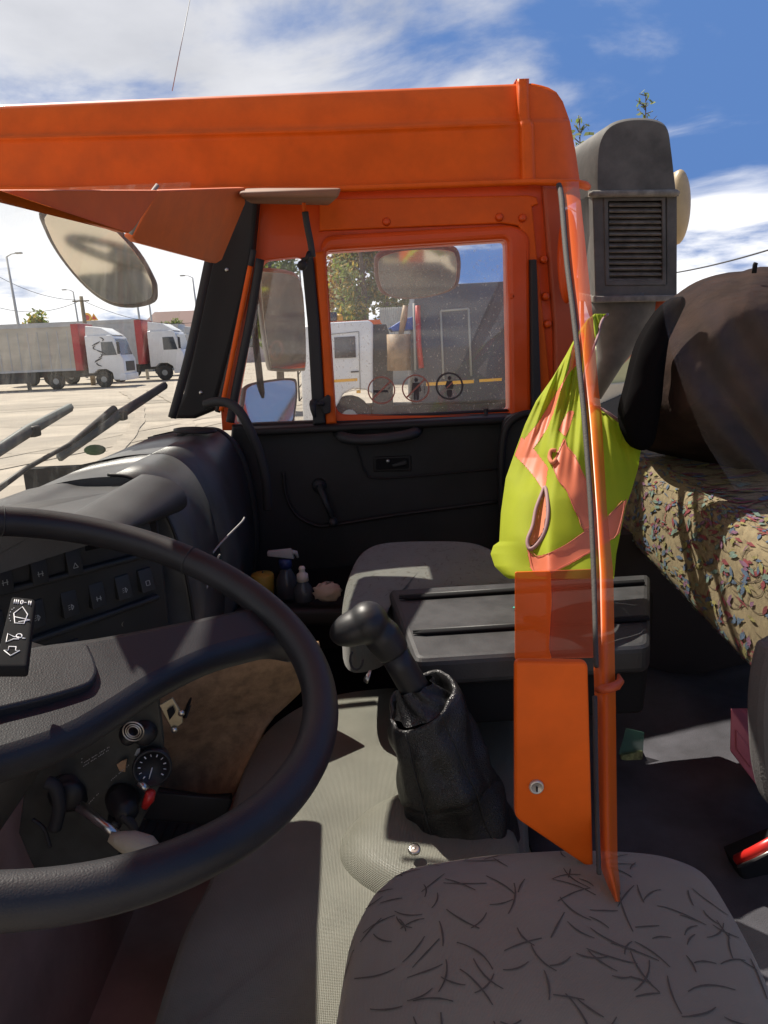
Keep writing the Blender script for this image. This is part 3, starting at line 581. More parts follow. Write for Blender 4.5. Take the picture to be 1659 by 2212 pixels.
MB().tube([P(*p) for p in hp], [.022] + [.019] * (len(hp) - 2) + [.022], 14, flat=.8).build('pull_handle', M['plastic'], door)
g = MB().pp([round_poly([(806, 987), (889, 984), (889, 1018), (806, 1020)], 5)], 2.185, .012, .004); g.pp([round_poly([(812, 992), (883, 989), (883, 1012), (812, 1015)], 4)], 2.179, .004, .001, 1); g.build('latch_recess', [M['trim'], M['black']], door)
g = MB().pp([round_poly([(845, 1004), (878, 994), (880, 1004), (850, 1010)], 3)], 2.172, .01, .003); g.lathe(P(838, 996, 2.176), (0, -1, 0), [(0, .006), (.004, .0055), (.005, .001)], 12, 1); g.build('latch_lever', [M['plastic'], M['metal']], door)
g = MB(); g.lathe(P(690, 1048, 2.19), (0, -1, 0), [(0, .022), (.02, .020), (.03, .012)], 18); g.tube([P(690, 1048, 2.16), P(703, 1085, 2.14), P(719, 1120, 2.14)], [.011, .009, .009], 10); g.lathe(P(720, 1124, 2.15), (0, -1, 0), [(0, .008), (.01, .013), (.035, .013), (.045, .006)], 14); g.build('window_crank', M['plastic'], door)
MB().lathe(P(1050, 902, 2.20), (0, 0, 1), [(0, .013), (.004, .012), (.006, .006), (.02, .006), (.024, .008), (.028, .004)], 12).build('lock_pin', M['rubber'], door)
g = MB().pp([[(650, 556), (676, 553), (690, 700), (703, 915), (676, 917), (664, 700)]], 2.16, .03, .006); g.build('divider_bar', M['rubber'], door)
MB().pp([[(678, 545), (701, 541), (712, 720), (727, 915), (704, 917), (691, 700)]], 2.165, .03, .008).build('divider_post', M['orange'], door)
g = MB().pp([round_poly([(688, 868), (708, 852), (714, 858), (714, 892), (700, 896)], 4)], 2.14, .02, .004); g.tube([P(676, 872, 2.12), P(676, 884, 2.11), P(680, 902, 2.11)], [.011, .008, .005], 8); g.lathe(P(678, 870, 2.13), (0, -1, 0), [(0, .01), (.012, .012), (.02, .003)], 10); g.tube([P(680, 872, 2.12), P(700, 872, 2.13)], .006, 8); g.build('quarter_latch', M['rubber'], door)
MB().add([P(x, y, 2.232) for x, y in ((700, 538), (1100, 512), (1106, 892), (715, 910))], [(0, 1, 2, 3)], 0, False).build('window_pane', M['sideglass'], door)
MB().add([P(x, y, 2.228) for x, y in ((560, 555), (668, 548), (700, 917), (497, 924))], [(0, 1, 2, 3)], 0, False).build('quarter_pane', M['sideglass2'], door)
MB().tube([P(x, y, 2.225) for x, y in ((716, 905), (900, 897), (1102, 887))], .006, 8).build('glass_channel', M['rubber'], door)
# stickers on the pane
redline = mat('faded_red_print', (.42, .16, .12), .7); blk = mat('faded_black_print', (.06, .05, .05), .7)
def seg(mb, a, b_, w_, Y, mi=0):
    a, b_ = V((*a, 0)), V((*b_, 0)); d = (b_ - a).normalized(); n_ = V((-d.y, d.x, 0)) * w_ / 2
    mb.add([P(p.x, p.y, Y) for p in (a + n_, b_ + n_, b_ - n_, a - n_)], [(0, 1, 2, 3)], mi, False)
def disc(mb, c, rx, ry, Y, mi=0, n_=14): mb.add([P(c[0] + rx * math.cos(6.2832 * k / n_), c[1] + ry * math.sin(6.2832 * k / n_), Y) for k in range(n_)], [tuple(range(n_))], mi, False)
for (cx, cy, kind) in ((824, 843, 0), (898, 839, 1), (971, 834, 2)):
    s_ = MB(); Y = 2.224; ring = blk if kind == 2 else redline
    for k in range(40):
        a0, a1 = 6.2832 * k / 40, 6.2832 * (k + 1) / 40
        s_.add([P(cx + r_ * math.cos(a_), cy + r_ * math.sin(a_), Y) for r_, a_ in ((30, a0), (30, a1), (27 - (kind == 2), a1), (27 - (kind == 2), a0))], [(0, 1, 2, 3)], 0, False)
    if kind < 2: seg(s_, (cx - 19, cy + 19), (cx + 19, cy - 19), 3.5, Y - .0006)
    if kind == 0: seg(s_, (cx - 18, cy + 3), (cx + 14, cy + 2), 5, Y, 1); seg(s_, (cx + 16, cy - 2), (cx + 18, cy - 8), 2, Y, 1)
    if kind == 1:
        disc(s_, (cx + 1, cy - 18), 4, 4.5, Y, 1); s_.add([P(cx + x, cy + y, Y) for x, y in ((-7, -12), (9, -12), (12, 6), (9, 7), (7, -4), (7, 25), (2, 25), (1, 8), (0, 25), (-4, 25), (-4, -4), (-6, 7), (-9, 6))], [tuple(range(13))], 1, False)
        for k in range(4): disc(s_, (cx + 19, cy - 2 + k * 4), 1.3, 1.3, Y, 1, 8)
    if kind == 2:
        disc(s_, (cx, cy - 17), 4, 4.5, Y, 1); s_.add([P(cx + x, cy + y, Y) for x, y in ((-6, -11), (6, -11), (9, 0), (7, 6), (-7, 6), (-9, 0))], [tuple(range(6))], 1, False)
        s_.add([P(cx + x, cy + y, Y) for x, y in ((-5, 8), (5, 8), (6, 16), (3, 24), (-3, 24), (-6, 16))], [tuple(range(6))], 1, False); seg(s_, (cx - 6, cy + 4), (cx + 6, cy - 8), 2.5, Y - .0006, 2)
    s_.build('round_sticker', [ring, blk, redline], door)
# ---- black wall behind the vest, back wall under the bunk, floor
MB().pp([round_poly([(1085, 905), (1130, 890), (1262, 900), (1345, 900), (1400, 1330), (1300, 1480), (1090, 1480)], 20)], 2.12, .05, .01).build('side_trim', M['door'], cabT)
MB().tube([P(x, y, 2.09) for x, y in smooth_path([(1088, 1240), (1083, 1050), (1086, 960), (1098, 918), (1125, 897), (1150, 893)], 6)], .011, 10).build('trim_bead', M['trim'], cabT)
g = MB(); z0 = 2.45
g.hexa([V((-.75, .2, z0 - 1.25)), V((1.6, .2, z0 - 1.25)), V((1.6, 2.4, z0 - 1.25)), V((-.75, 2.4, z0 - 1.25))], [V((-.75, .2, z0 - 1.3)), V((1.6, .2, z0 - 1.3)), V((1.6, 2.4, z0 - 1.3)), V((-.75, 2.4, z0 - 1.3))]); g.build('floor_pan', M['floor'], cabT)
MB().box((-.62, 1.2, z0 - .78), (.06, 2.3, 1.0)).build('front_bulkhead', M['floor'], cabT)
MB().box((.98, 1.95, z0 - .84), (1.0, .5, .74)).build('bunk_base', mat('dark_brown_base', (.016, .010, .009), .8), cabT)
MB().box((1.62, 1.3, z0 - .78), (.05, 2.2, 1.0)).build('back_wall', M['black'], cabT)
MB().box((0.3, 2.27, z0 - .8), (2.7, .05, .95)).build('far_side_wall', M['black'], cabT)
# ================================================================== inside
# ---- sun visors
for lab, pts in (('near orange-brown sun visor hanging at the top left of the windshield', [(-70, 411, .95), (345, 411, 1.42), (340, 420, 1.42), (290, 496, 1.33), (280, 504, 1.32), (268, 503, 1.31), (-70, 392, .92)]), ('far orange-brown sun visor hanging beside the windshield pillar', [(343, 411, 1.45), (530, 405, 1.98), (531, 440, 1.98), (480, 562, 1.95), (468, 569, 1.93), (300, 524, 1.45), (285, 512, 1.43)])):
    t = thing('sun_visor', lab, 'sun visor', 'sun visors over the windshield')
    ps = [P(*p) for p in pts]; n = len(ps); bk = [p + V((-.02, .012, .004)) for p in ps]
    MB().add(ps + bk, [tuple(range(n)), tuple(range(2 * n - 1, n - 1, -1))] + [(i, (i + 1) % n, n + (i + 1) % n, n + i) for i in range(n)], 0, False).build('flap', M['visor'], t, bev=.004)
    if lab[0] == 'f': MB().tube([P(282, 505, 1.40), P(318, 430, 1.42), P(340, 400, 1.44)], .004, 6).build('clip_rod', M['greyw'], t)
# ---- pale lining console and braided assist cord
g = MB(); g.hexa([P(*p) for p in ((515, 414, 1.9), (520, 428, 1.9), (730, 428, 1.9), (738, 406, 1.9))], [P(*p) for p in ((530, 406, 2.15), (540, 440, 2.15), (712, 444, 2.15), (725, 406, 2.15))])
tag(g.build('lamp_console', mat('beige_lining', (.22, .11, .06), .7, var=.1, vscale=10), bev=.012), 'beige rounded console under the roof edge above the divider bar', 'roof console')
t = thing('assist_cord', 'black braided cord hanging from an orange tip above the divider bar', 'cord')
MB().tube([P(654, 418, 2.05), P(658, 458, 2.05)], .005, 8).build('tip', M['orange'], t)
MB().tube([P(*p, 2.05) for p in smooth_path([(659, 458), (664, 490), (671, 525), (675, 555)], 6)], .009, 10).build('braid', mat('braided_black', (.03, .03, .03), .6, bump=1, bscale=300), t)
g = MB().tube([P(668, 545, 2.04), P(662, 562, 2.03)], .006, 8); g.lathe(P(653, 573, 2.03) - V((0, 0, .013)), (0, 0, 1), [(0, .003), (.004, .010), (.013, .0145), (.022, .010), (.026, .003)], 14); g.build('ball_end', M['rubber'], t)
# ---- grab hose
g = MB().tube([P(*p) for p in smooth_path([(444, 874, 2.02), (470, 868, 2.0), (498, 873, 1.98), (522, 895, 1.96), (545, 940, 1.96), (562, 985, 1.97), (575, 1040, 1.98), (578, 1100, 2.0)], 8)], .0125, 12)
tag(g.build('grab_handle', M['rubber']), 'black bent grab handle curving down from the windshield pillar', 'grab handle')
# ---- dashboard
dash = thing('dashboard', 'black grained dashboard with glovebox body, hood and switch panel', 'dashboard')
def dprof(k=0.0, x0=0.0):
    return [(-.60, -.225), (-.52, -.212), (-.46, -.208), (-.425, -.213), (-.395, -.235), (-.372, -.27), (-.352, -.33), (-.340, -.42), (-.338, -.52), (-.352, -.62), (-.375, -.68)]
def ext(mb, prof, y0, y1, n=1, grow=0.0, mi=0):
    pr = smooth_path(prof, 5); rows = []
    ys = [y0 + .0] + [lerp(y0, y1, k / n) for k in range(n + 1)] + [y1]
    for i, y in enumerate(ys):
        sh_ = .0
        rows.append([V((x - (.012 if i in (0, len(ys) - 1) else 0) + grow, y + (.012 if i == 0 else -.012 if i == len(ys) - 1 else 0) * -0, 2.45 + z)) for x, z in pr])
    mb.grid(rows, mi)
    for rw in (rows[0], rows[-1]):
        c = V((-.6, rw[0].y, 2.45 - .68)); mb.add([c] + rw, [(0, i, i + 1) for i in range(1, len(rw))], mi, False)
g = MB(); ext(g, dprof(), 1.585, 2.07); g.build('glovebox_body', M['dash2'], dash)
g = MB(); ext(g, dprof(), 1.30, 1.575, grow=.004); g.build('centre_body', M['dash2'], dash)
g = MB(); ext(g, [(x + (.010 if z < -.25 else .004), z) for x, z in dprof()], 2.075, 2.11); g.build('end_rim', M['trim'], dash)
g = MB(); ext(g, dprof(), 1.574, 1.586, grow=-.006); g.build('body_seam', M['black'], dash)
# top shelf and instrument hood
g = MB(); rows = []
for i in range(12):
    y = lerp(.93, 1.29, i / 11)
    rows.append([V((x, y, 2.45 + (z if z > -.205 else -.205 + (z + .205) * lerp(.35, 1, i / 11)))) for x, z in smooth_path([(-.60, -.222), (-.54, -.214), (-.50, -.222), (-.42, -.222), (-.40, -.205), (-.355, -.215), (-.33, -.235), (-.325, -.262), (-.34, -.275)], 4)])
g.grid(rows)
for rw in (rows[0], rows[-1]): g.add([V((-.6, rw[0].y, 2.45 - .3))] + rw, [(0, i, i + 1) for i in range(1, len(rw))], 0, False)
g.build('instrument_hood', M['dash'], dash, solid=0)
# speaker vent at the far end, ridge line
g = MB(); c = P(418, 896, 1.95); c.z = 2.45 - .203
g.lathe(c, (.08, 0, 1), [(0, .056), (.006, .055), (.008, .045), (.005, .03), (.009, .02), (.008, .001)], 28); g.build('air_vent', M['trim'], dash)
g = MB().tube([V((x, 1.30 - .004, 2.45 + z + .004)) for x, z in smooth_path(dprof()[2:], 4)], .003, 8); g.build('centre_bead', M['trim'], dash)
# switch panel (tilted quad), bilinear placing
Q = [P(-80, 1125, .99), P(338, 1068, 1.24), P(374, 1388, 1.26), P(-80, 1590, 1.0)]
def qp(u, v, off=0.0):
    a = lerp(lerp(Q[0], Q[1], u), lerp(Q[3], Q[2], u), v); n_ = (Q[1] - Q[0]).cross(Q[3] - Q[0]).normalized()
    if n_.dot(EYE - a) < 0: n_ = -n_
    return a + n_ * off
g = MB(); g.hexa([qp(0, 0), qp(1, 0), qp(1, 1), qp(0, 1)], [qp(0, 0, -.05), qp(1, 0, -.05), qp(1, 1, -.05), qp(0, 1, -.05)]); sp_ = g.build('switch_panel', M['plastic'], dash, bev=.008)
def qbox(mb, u0, v0, u1, v1, h0, h1, mi=0, tilt=0.0):
    mb.hexa([qp(u0, v0, h1), qp(u1, v0, h1), qp(u1, v1, h1 + tilt), qp(u0, v1, h1 + tilt)], [qp(u0, v0, h0), qp(u1, v0, h0), qp(u1, v1, h0), qp(u0, v1, h0)], mi)
for v0 in (.33, .62): g = MB(); qbox(g, .02, v0, .93, v0 + .035, 0, .014); g.build('panel_ledge', M['dash'], dash, bev=.004)
for v0, us in ((.10, (.60, .72, .84)), (.22, (.12, .28, .45)), (.44, (.08, .26, .42, .56, .70, .83)), (.72, (.25, .42))):
    for u0 in us:
        g = MB(); qbox(g, u0, v0, u0 + .075, v0 + .13, 0, .006, 0, .010); 
        def ql(a, b_, w_=.006):
            d = V((b_[0] - a[0], b_[1] - a[1], 0)).normalized(); n_ = V((-d.y, d.x, 0)) * w_
            g.add([qp(p[0] + s_ * n_.x, p[1] + s_ * n_.y, .0065 + .0102 * max(0, (p[1] - v0) / .13) + .0004) for p, s_ in ((a, 1), (b_, 1), (b_, -1), (a, -1))], [(0, 1, 2, 3)], 1, False)
        if v0 > .2:
            k = int(u0 * 100) % 4; cu_, cv_ = u0 + .037, v0 + .08
            if k == 0: ql((cu_ - .014, cv_), (cu_ + .014, cv_), .002); ql((cu_ - .009, cv_ - .012), (cu_ - .009, cv_ + .012), .002); ql((cu_ + .009, cv_ - .012), (cu_ + .009, cv_ + .012), .002)
            elif k == 1: ql((cu_ - .012, cv_ + .012), (cu_, cv_ - .012), .002); ql((cu_, cv_ - .012), (cu_ + .012, cv_ + .012), .002); ql((cu_ - .012, cv_ + .012), (cu_ + .012, cv_ + .012), .002)
            elif k == 2:
                for q in range(3): ql((cu_ - .014, cv_ - .01 + q * .01), (cu_ - .002, cv_ - .013 + q * .01), .0015)
                ql((cu_ + .003, cv_ - .014), (cu_ + .003, cv_ + .014), .002); ql((cu_ + .003, cv_ - .014), (cu_ + .013, cv_), .002); ql((cu_ + .013, cv_), (cu_ + .003, cv_ + .014), .002)
            else: ql((cu_ - .01, cv_ - .013), (cu_ - .01, cv_ + .013), .002); ql((cu_ + .01, cv_ - .013), (cu_ + .01, cv_ + .013), .002); ql((cu_ - .01, cv_ + .013), (cu_ + .01, cv_ + .013), .002); ql((cu_ - .01, cv_ - .013), (cu_ + .01, cv_ - .013), .002)
        g.build('rocker_switch', [M['plastic'], M['greyw']], dash, bev=.001)
g = MB(); qbox(g, .56, .085, .97, .25, .001, .004); g.build('gauge_window', mat('gloss_black', (.008, .008, .009), .12), dash)
for u0 in (.74, .785): MB().lathe(qp(u0, .74), qp(u0, .74, 1) - qp(u0, .74), [(0, .008), (.003, .008), (.004, .005), (.002, .004), (.003, .0)], 16).build('round_socket', M['metal'], dash)
# ---- column stalk with white symbols
t = thing('column_stalk', 'black stalk with white wiper, horn and arrow symbols at left edge', 'control stalk')
sq = [P(24, 1286, .60), P(76, 1292, .60), P(58, 1440, .52), P(-14, 1440, .52)]
nr = (sq[1] - sq[0]).cross(sq[3] - sq[0]).normalized(); nr = -nr if nr.dot(EYE - sq[0]) < 0 else nr
MB().hexa(sq, [p - nr * .012 for p in sq]).build('lever', M['black'], t, bev=.003)
def sp(u, v, o=.0008): return lerp(lerp(sq[0], sq[1], u), lerp(sq[3], sq[2], u), v) + nr * o
g = MB()
def sl_(pts, w_=.00045, closed=False): g.tube([sp(*p) for p in pts], w_, 5, closed=closed)
for u in (.2, .28, .36): sl_([(u, .07), (u, .13)])
sl_([(.5 + .05 * math.cos(a), .10 + .03 * math.sin(a)) for a in [k * .7 for k in range(9)]], closed=True)
sl_([(.6, .10), (.7, .10)]);
for u in (.78, .86): sl_([(u, .07), (u, .13)])
sl_([(.38, .42), (.28, .28), (.55, .17), (.80, .28), (.72, .42)], closed=True); sl_([(.34, .33), (.9, .36)]); sl_([(.50, .40), (.92, .36)])
for k in range(6): a = 2.0 + k * .5; sl_([(.28 + .14 * math.cos(a), .30 + .10 * math.sin(a)), (.26 + .14 * math.cos(a), .30 + .10 * math.sin(a))])
sl_([(.22, .575), (.22, .69), (.45, .645), (.62, .645), (.62, .615), (.45, .615)], closed=True); sl_([(.62 + .1 * math.cos(a), .60 + .03 * math.sin(a)) for a in [k * .7 for k in range(9)]], closed=True)
sl_([(.74, .63), (.84, .63)])
sl_([(.35, .75), (.35, .80), (.22, .80), (.45, .87), (.72, .80), (.58, .80), (.58, .75)], closed=True)
g.build('symbols', M['white'], t)
# ---- steering wheel
WC = EYE + V((-.3048, .6365, -.2593)); WN = V((.3365, -.1326, .9323)).normalized()
wa = WN.cross(V((0, 1, 0))).normalized(); wb = WN.cross(wa)
wh = thing('steering_wheel', 'large black grained steering wheel with wide hub, cut by the left edge', 'steering wheel')
n = 160; pts = [WC + wa * (.2617 * math.cos(2 * math.pi * k / n)) + wb * (.2617 * math.sin(2 * math.pi * k / n)) for k in range(n)]
MB().tube(pts, .0175, 22, closed=True, up=tuple(WN)).build('rim', M['leather'], wh)
def onw(x, y, o=0.0): return PN(x, y, WC + WN * o, WN) 
spoke = [(-200, 1438), (0, 1402), (80, 1384), (200, 1368), (330, 1345), (450, 1322), (540, 1303), (600, 1292), (640, 1330), (655, 1385), (600, 1380), (560, 1386), (460, 1414), (350, 1468), (270, 1520), (160, 1585), (0, 1640), (-200, 1690)]
g = MB().plate([[onw(x, y, -.004) for x, y in smooth_path(spoke, 4, True)]], WC - WN * .004, wa, WN.cross(wa), .034, .014, smooth=True); g.build('hub_body', M['leather'], wh)
pad = [(-160, 1438), (0, 1408), (100, 1397), (180, 1390), (196, 1402), (210, 1440), (206, 1462), (185, 1480), (100, 1506), (0, 1530), (-160, 1570)]
g = MB().plate([[onw(x, y, .004) for x, y in smooth_path(pad, 4, True)]], WC + WN * .004, wa, WN.cross(wa), .02, .003, smooth=True); g.build('hub_pad', M['leather'], wh)
g = MB().tube([WC - WN * .03, WC - WN * .2 + V((-.10, 0, -.05)), WC - WN * .45 + V((-.25, .03, -.25))], [.05, .045, .04], 18); g.build('column', M['trim'], wh)
# seams wrapped round the rim
for (x, y) in ((398, 1218), (1, 1113)):
    p0 = onw(x, y); d = (p0 - WC).normalized(); p0 = WC + d * .2617; tg = d.cross(WN)
    g = MB().tube([p0 + (d * math.cos(a) + WN * math.sin(a)) * .0177 for a in [k * math.pi / 10 for k in range(20)]], .0009, 6, closed=True); g.build('rim_seam', M['rubber'], wh)
# ---- lower instrument panel seen through the wheel
lp = thing('lower_control_panel', 'black lower control panel with round gauge, knobs and red tipped valve', 'control panel')
Y0 = 1.02
MB().pp([[(60, 1650), (215, 1560), (340, 1497), (352, 1600), (350, 1690), (300, 1790), (230, 1880), (100, 1940), (40, 1800)]], Y0, .01, .002).build('panel', mat('panel_black', (.032, .034, .029), .5, var=.4, vscale=20), lp)
c = P(330, 1648, Y0); nrm = V((.25, -1, .15)).normalized()
gg = MB().lathe(c, nrm, [(-.01, .026), (.018, .029), (.022, .028), (.022, .0245), (.017, .024), (.017, 0)], 36); ga = gg.build('gauge', M['knob'], lp)
g = MB(); fx = nrm.cross(V((0, 0, 1))).normalized(); fy = fx.cross(nrm)
for k in range(11):
    a = math.radians(225 - 27 * k); g.tube([c + nrm * .0178 + (fx * -math.cos(a) + fy * math.sin(a)) * r_ for r_ in (.0165, .0205)], .0006 if k % 2 else .001, 5)
g.tube([c + nrm * .0185, c + nrm * .0185 + (fx * .35 - fy * .9) * .018], .0008, 6); g.build('dial_marks', M['white'], ga)
for (x, y, r_, h) in ((278, 1582, .014, .03), (312, 1580, .019, .022), (150, 1710, .03, .02), (250, 1765, .012, .03)):
    MB().lathe(P(x, y, Y0), (.3, -1, .1), [(0, r_), (h * .3, r_), (h * .35, r_ * .8), (h * .8, r_ * .8), (h, r_ * .6), (h, .001)], 22).build('knob', M['knob'], lp)
g = MB()
for r_ in (.015, .011, .008): g.tube([P(288, 1580, Y0 - .035) + V((math.cos(a) * r_, 0, math.sin(a) * r_)) for a in [k * .35 for k in range(18)]], .0011, 6, closed=True)
g.build('chrome_rings', M['metal'], lp)
vl = MB().lathe(P(262, 1722, Y0), (.5, -1, .1), [(0, .024), (.02, .024), (.025, .018), (.05, .018), (.055, .012), (.06, .001)], 22).build('valve_body', M['knob'], lp)
g = MB(); g.tube([P(300, 1690, Y0 - .06), P(318, 1706, Y0 - .065)], .005, 8, 1); g.tube([P(326, 1710, Y0 - .065), P(322, 1726, Y0 - .065), P(312, 1744, Y0 - .065)], [.007, .008, .005], 8, 0); g.build('valve_lever', [M['red'], M['metal']], vl)
brk = MB().pp([[(344, 1524), (372, 1508), (394, 1545), (394, 1562), (374, 1580)]], Y0 - .03, .004, .001).build('bracket', M['brass'], lp)
g = MB().pp([[(360, 1535), (373, 1526), (378, 1540), (366, 1556)]], Y0 - .0345, .002, .0005); g.build('slot', M['black'], brk)
for x, y in ((392, 1540), (377, 1576)): MB().lathe(P(x, y, Y0 - .032), (0, -1, 0), [(0, .005), (.003, .0045), (.004, .001)], 10).build('screw', M['metal'], brk)
MB().pp([[(262, 1645), (274, 1640), (270, 1668), (258, 1666), (252, 1652)]], Y0 - .011, .002, .0005).build('beige_patch', M['felt'], lp)
g = MB()
for (x0, y0, x1, y1) in ((182, 1648, 238, 1613), (180, 1656, 236, 1620), (240, 1686, 280, 1652), (192, 1736, 215, 1712), (254, 1770, 275, 1750), (176, 1640, 176, 1656)):
    n_ = max(2, int(abs(x1 - x0) / 3.2))
    for k in range(n_):
        if k % 5 == 4: continue
        xa, ya = lerp(x0, x1, k / n_), lerp(y0, y1, k / n_); seg(g, (xa, ya), (xa + 1.6, ya - 1.8 - (k % 2)), 1.5, Y0 - .0115)
g.build('small_lettering', M['greyw'], lp)
MB().pp([[(296, 1618), (303, 1616), (300, 1634), (290, 1632)]], Y0 - .0115, .001, .0002).build('paper_tab', M['greyw'], lp)
for pts_, r_ in (([(262, 1760), (285, 1780), (290, 1800), (292, 1830)], .007), ([(100, 1690), (118, 1700), (128, 1740), (118, 1790)], .010), ([(70, 1770), (95, 1790), (108, 1830)], .003)):
    MB().tube([P(p[0], p[1], .97) for p in smooth_path(pts_, 6)], r_, 8).build('hose', M['rubber'], lp)
g = MB(); g.tube([P(172, 1742, .94), P(225, 1782, .92), P(252, 1803, .91)], [.008, .006, .006], 10); lv = g.build('lever_rod', M['metal'], lp)
MB().lathe(P(236, 1808, .90), (.9, .05, -.42), [(0, .006), (.012, .011), (.03, .017), (.055, .017), (.07, .008)], 18).build('beige_knob', mat('worn_beige_knob', (.36, .31, .22), .6, bump=.5, bscale=300), lv)
# ---- felt covered heater box and floor trim under the dash
t = thing('felt_carpet', 'brown felt carpet panel behind the steering wheel', 'carpet')
g = MB(); rows = []
for i in range(14):
    y = lerp(1390, 1728, i / 13); l = 330; r = interp(y, [(1390, 690), (1480, 660), (1560, 580), (1660, 530), (1728, 495)])
    rows.append([P(lerp(l, r, j / 16), y, 1.34 - .05 * math.sin(i * .3 + j * .2)) for j in range(17)])
g.grid(rows); g.build('felt', M['felt'], t, solid=.012)
MB().tube([P(x, y, 1.28) for x, y in smooth_path([(320, 1705), (400, 1718), (450, 1724), (500, 1722)], 6)], .008, 8).build('edge_binding', M['trim'], t)
g = MB(); g.hexa([P(x, y, 1.27) for x, y in ((320, 1708), (505, 1725), (480, 1785), (310, 1770))], [P(x, y, 1.35) for x, y in ((320, 1708), (505, 1725), (480, 1785), (310, 1770))]); tag(g.build('kick_plate', M['plastic'], bev=.006), 'black plastic step below the brown felt carpet', 'kick plate')
g = MB()
for k in range(9): g.tube([PZ(300 + 22 * k, 1772, -.98), PZ(250 + 26 * k, 1850, -.98)], .003, 6)
g.hexa([PZ(x, y, -.985) for x, y in ((250, 1765), (560, 1790), (520, 1900), (200, 1870))], [PZ(x, y, -1.0) for x, y in ((250, 1765), (560, 1790), (520, 1900), (200, 1870))])
tag(g.build('ribbed_mat', mat('grey_rubber_mat', (.055, .056, .055), .6, var=.2, vscale=12)), 'grey ribbed rubber mat in the driver footwell', 'floor mat')
# ---- items by the far footwell
t = thing('storage_shelf', 'dark shelf holding bottles in the far footwell', 'shelf')
g = MB(); g.hexa([P(x, y, 1.98) for x, y in ((530, 1292), (760, 1288), (760, 1310), (530, 1315))], [P(x, y, 1.72) for x, y in ((500, 1320), (760, 1316), (760, 1352), (500, 1356))]); g.build('tray', M['trim'], t, bev=.01)
zs = P(640, 1296, 1.9).z
clear = mat('clear_bottle_plastic', (.10, .11, .12), .12, trans=.4, var=.1, vscale=20); 
t = thing('tub', 'yellow round tub, leftmost on the dark shelf', 'tub'); b0 = P(570, 1285, 1.9)
MB().lathe(b0, (0, 0, 1), [(0, .026), (.003, .030), (.055, .031), (.06, .028), (.062, .001)], 24).build('body', mat('yellow_tub', (.36, .24, .03), .6), t)
MB().tube([b0 + V((0, 0, .061)), b0 + V((.002, 0, .066))], .002, 6).build('wick', M['rubber'], t)
t = thing('spray_bottle', 'clear spray bottle with blue neck and pale trigger', 'spray bottle'); b0 = P(622, 1290, 1.88)
MB().lathe(b0, (0, 0, 1), [(0, .026), (.004, .030), (.05, .028), (.075, .016), (.085, .013)], 22).build('body', clear, t)
MB().lathe(b0 + V((0, 0, .083)), (0, 0, 1), [(0, .017), (.022, .017), (.024, .012)], 20).build('neck', mat('blue_neck', (.02, .035, .12), .5), t)
MB().hexa([b0 + V(p) for p in ((-.045, -.01, .118), (-.045, .01, .118), (.025, .01, .106), (.025, -.01, .106))], [b0 + V(p) for p in ((-.045, -.008, .130), (-.045, .008, .130), (.018, .008, .134), (.018, -.008, .134))]).build('trigger_head', M['greyw'], t, bev=.003)
MB().tube([b0 + V((.012, 0, .125)), b0 + V((.03, 0, .122)), b0 + V((.034, 0, .108))], [.008, .006, .003], 8).build('rear_tail', M['greyw'], t)
t = thing('cap_bottle', 'clear bottle with white push cap beside the spray bottle', 'bottle'); b0 = P(657, 1298, 1.80)
MB().lathe(b0, (0, 0, 1), [(0, .022), (.004, .025), (.035, .024), (.052, .012), (.056, .012)], 22).build('body', clear, t)
MB().lathe(b0 + V((0, 0, .054)), (0, 0, 1), [(0, .0155), (.018, .014), (.022, .008), (.028, .007), (.032, .009), (.038, .006), (.039, .001)], 20).build('cap', mat('white_cap', (.55, .50, .42), .5), t)
g = MB(); r_ = random.Random(5); c = P(708, 1288, 1.78); rows = []
for i in range(12):
    th = math.pi * i / 11; rows.append([c + V((math.sin(th) * math.cos(a) * .036, math.sin(th) * math.sin(a) * .025, math.cos(th) * .024 + .012)) * 1.0 + V((r_.uniform(-1, 1), r_.uniform(-1, 1), r_.uniform(-1, 1))) * .004 for a in [k * math.pi / 10 for k in range(21)]])
for rw in rows: rw[-1] = rw[0]
g.grid(rows); tag(g.build('crumpled_tissue', mat('beige_tissue', (.42, .33, .25), .9)), 'crumpled beige tissue ball at the right of the shelf', 'tissue')
for pts_, lab in (([(455, 1200, 1.5), (480, 1170, 1.55), (520, 1130, 1.6), (528, 1118, 1.62)], 'thin grey wire rising beside the glovebox'), ([(440, 1290, 1.4), (452, 1250, 1.42), (462, 1220, 1.42), (475, 1198, 1.42)], 'curled wire behind the steering wheel rim')):
    tag(MB().tube([P(*p) for p in smooth_path(pts_, 6)], .0022, 6).build('wire', M['greyw']), lab, 'wire')
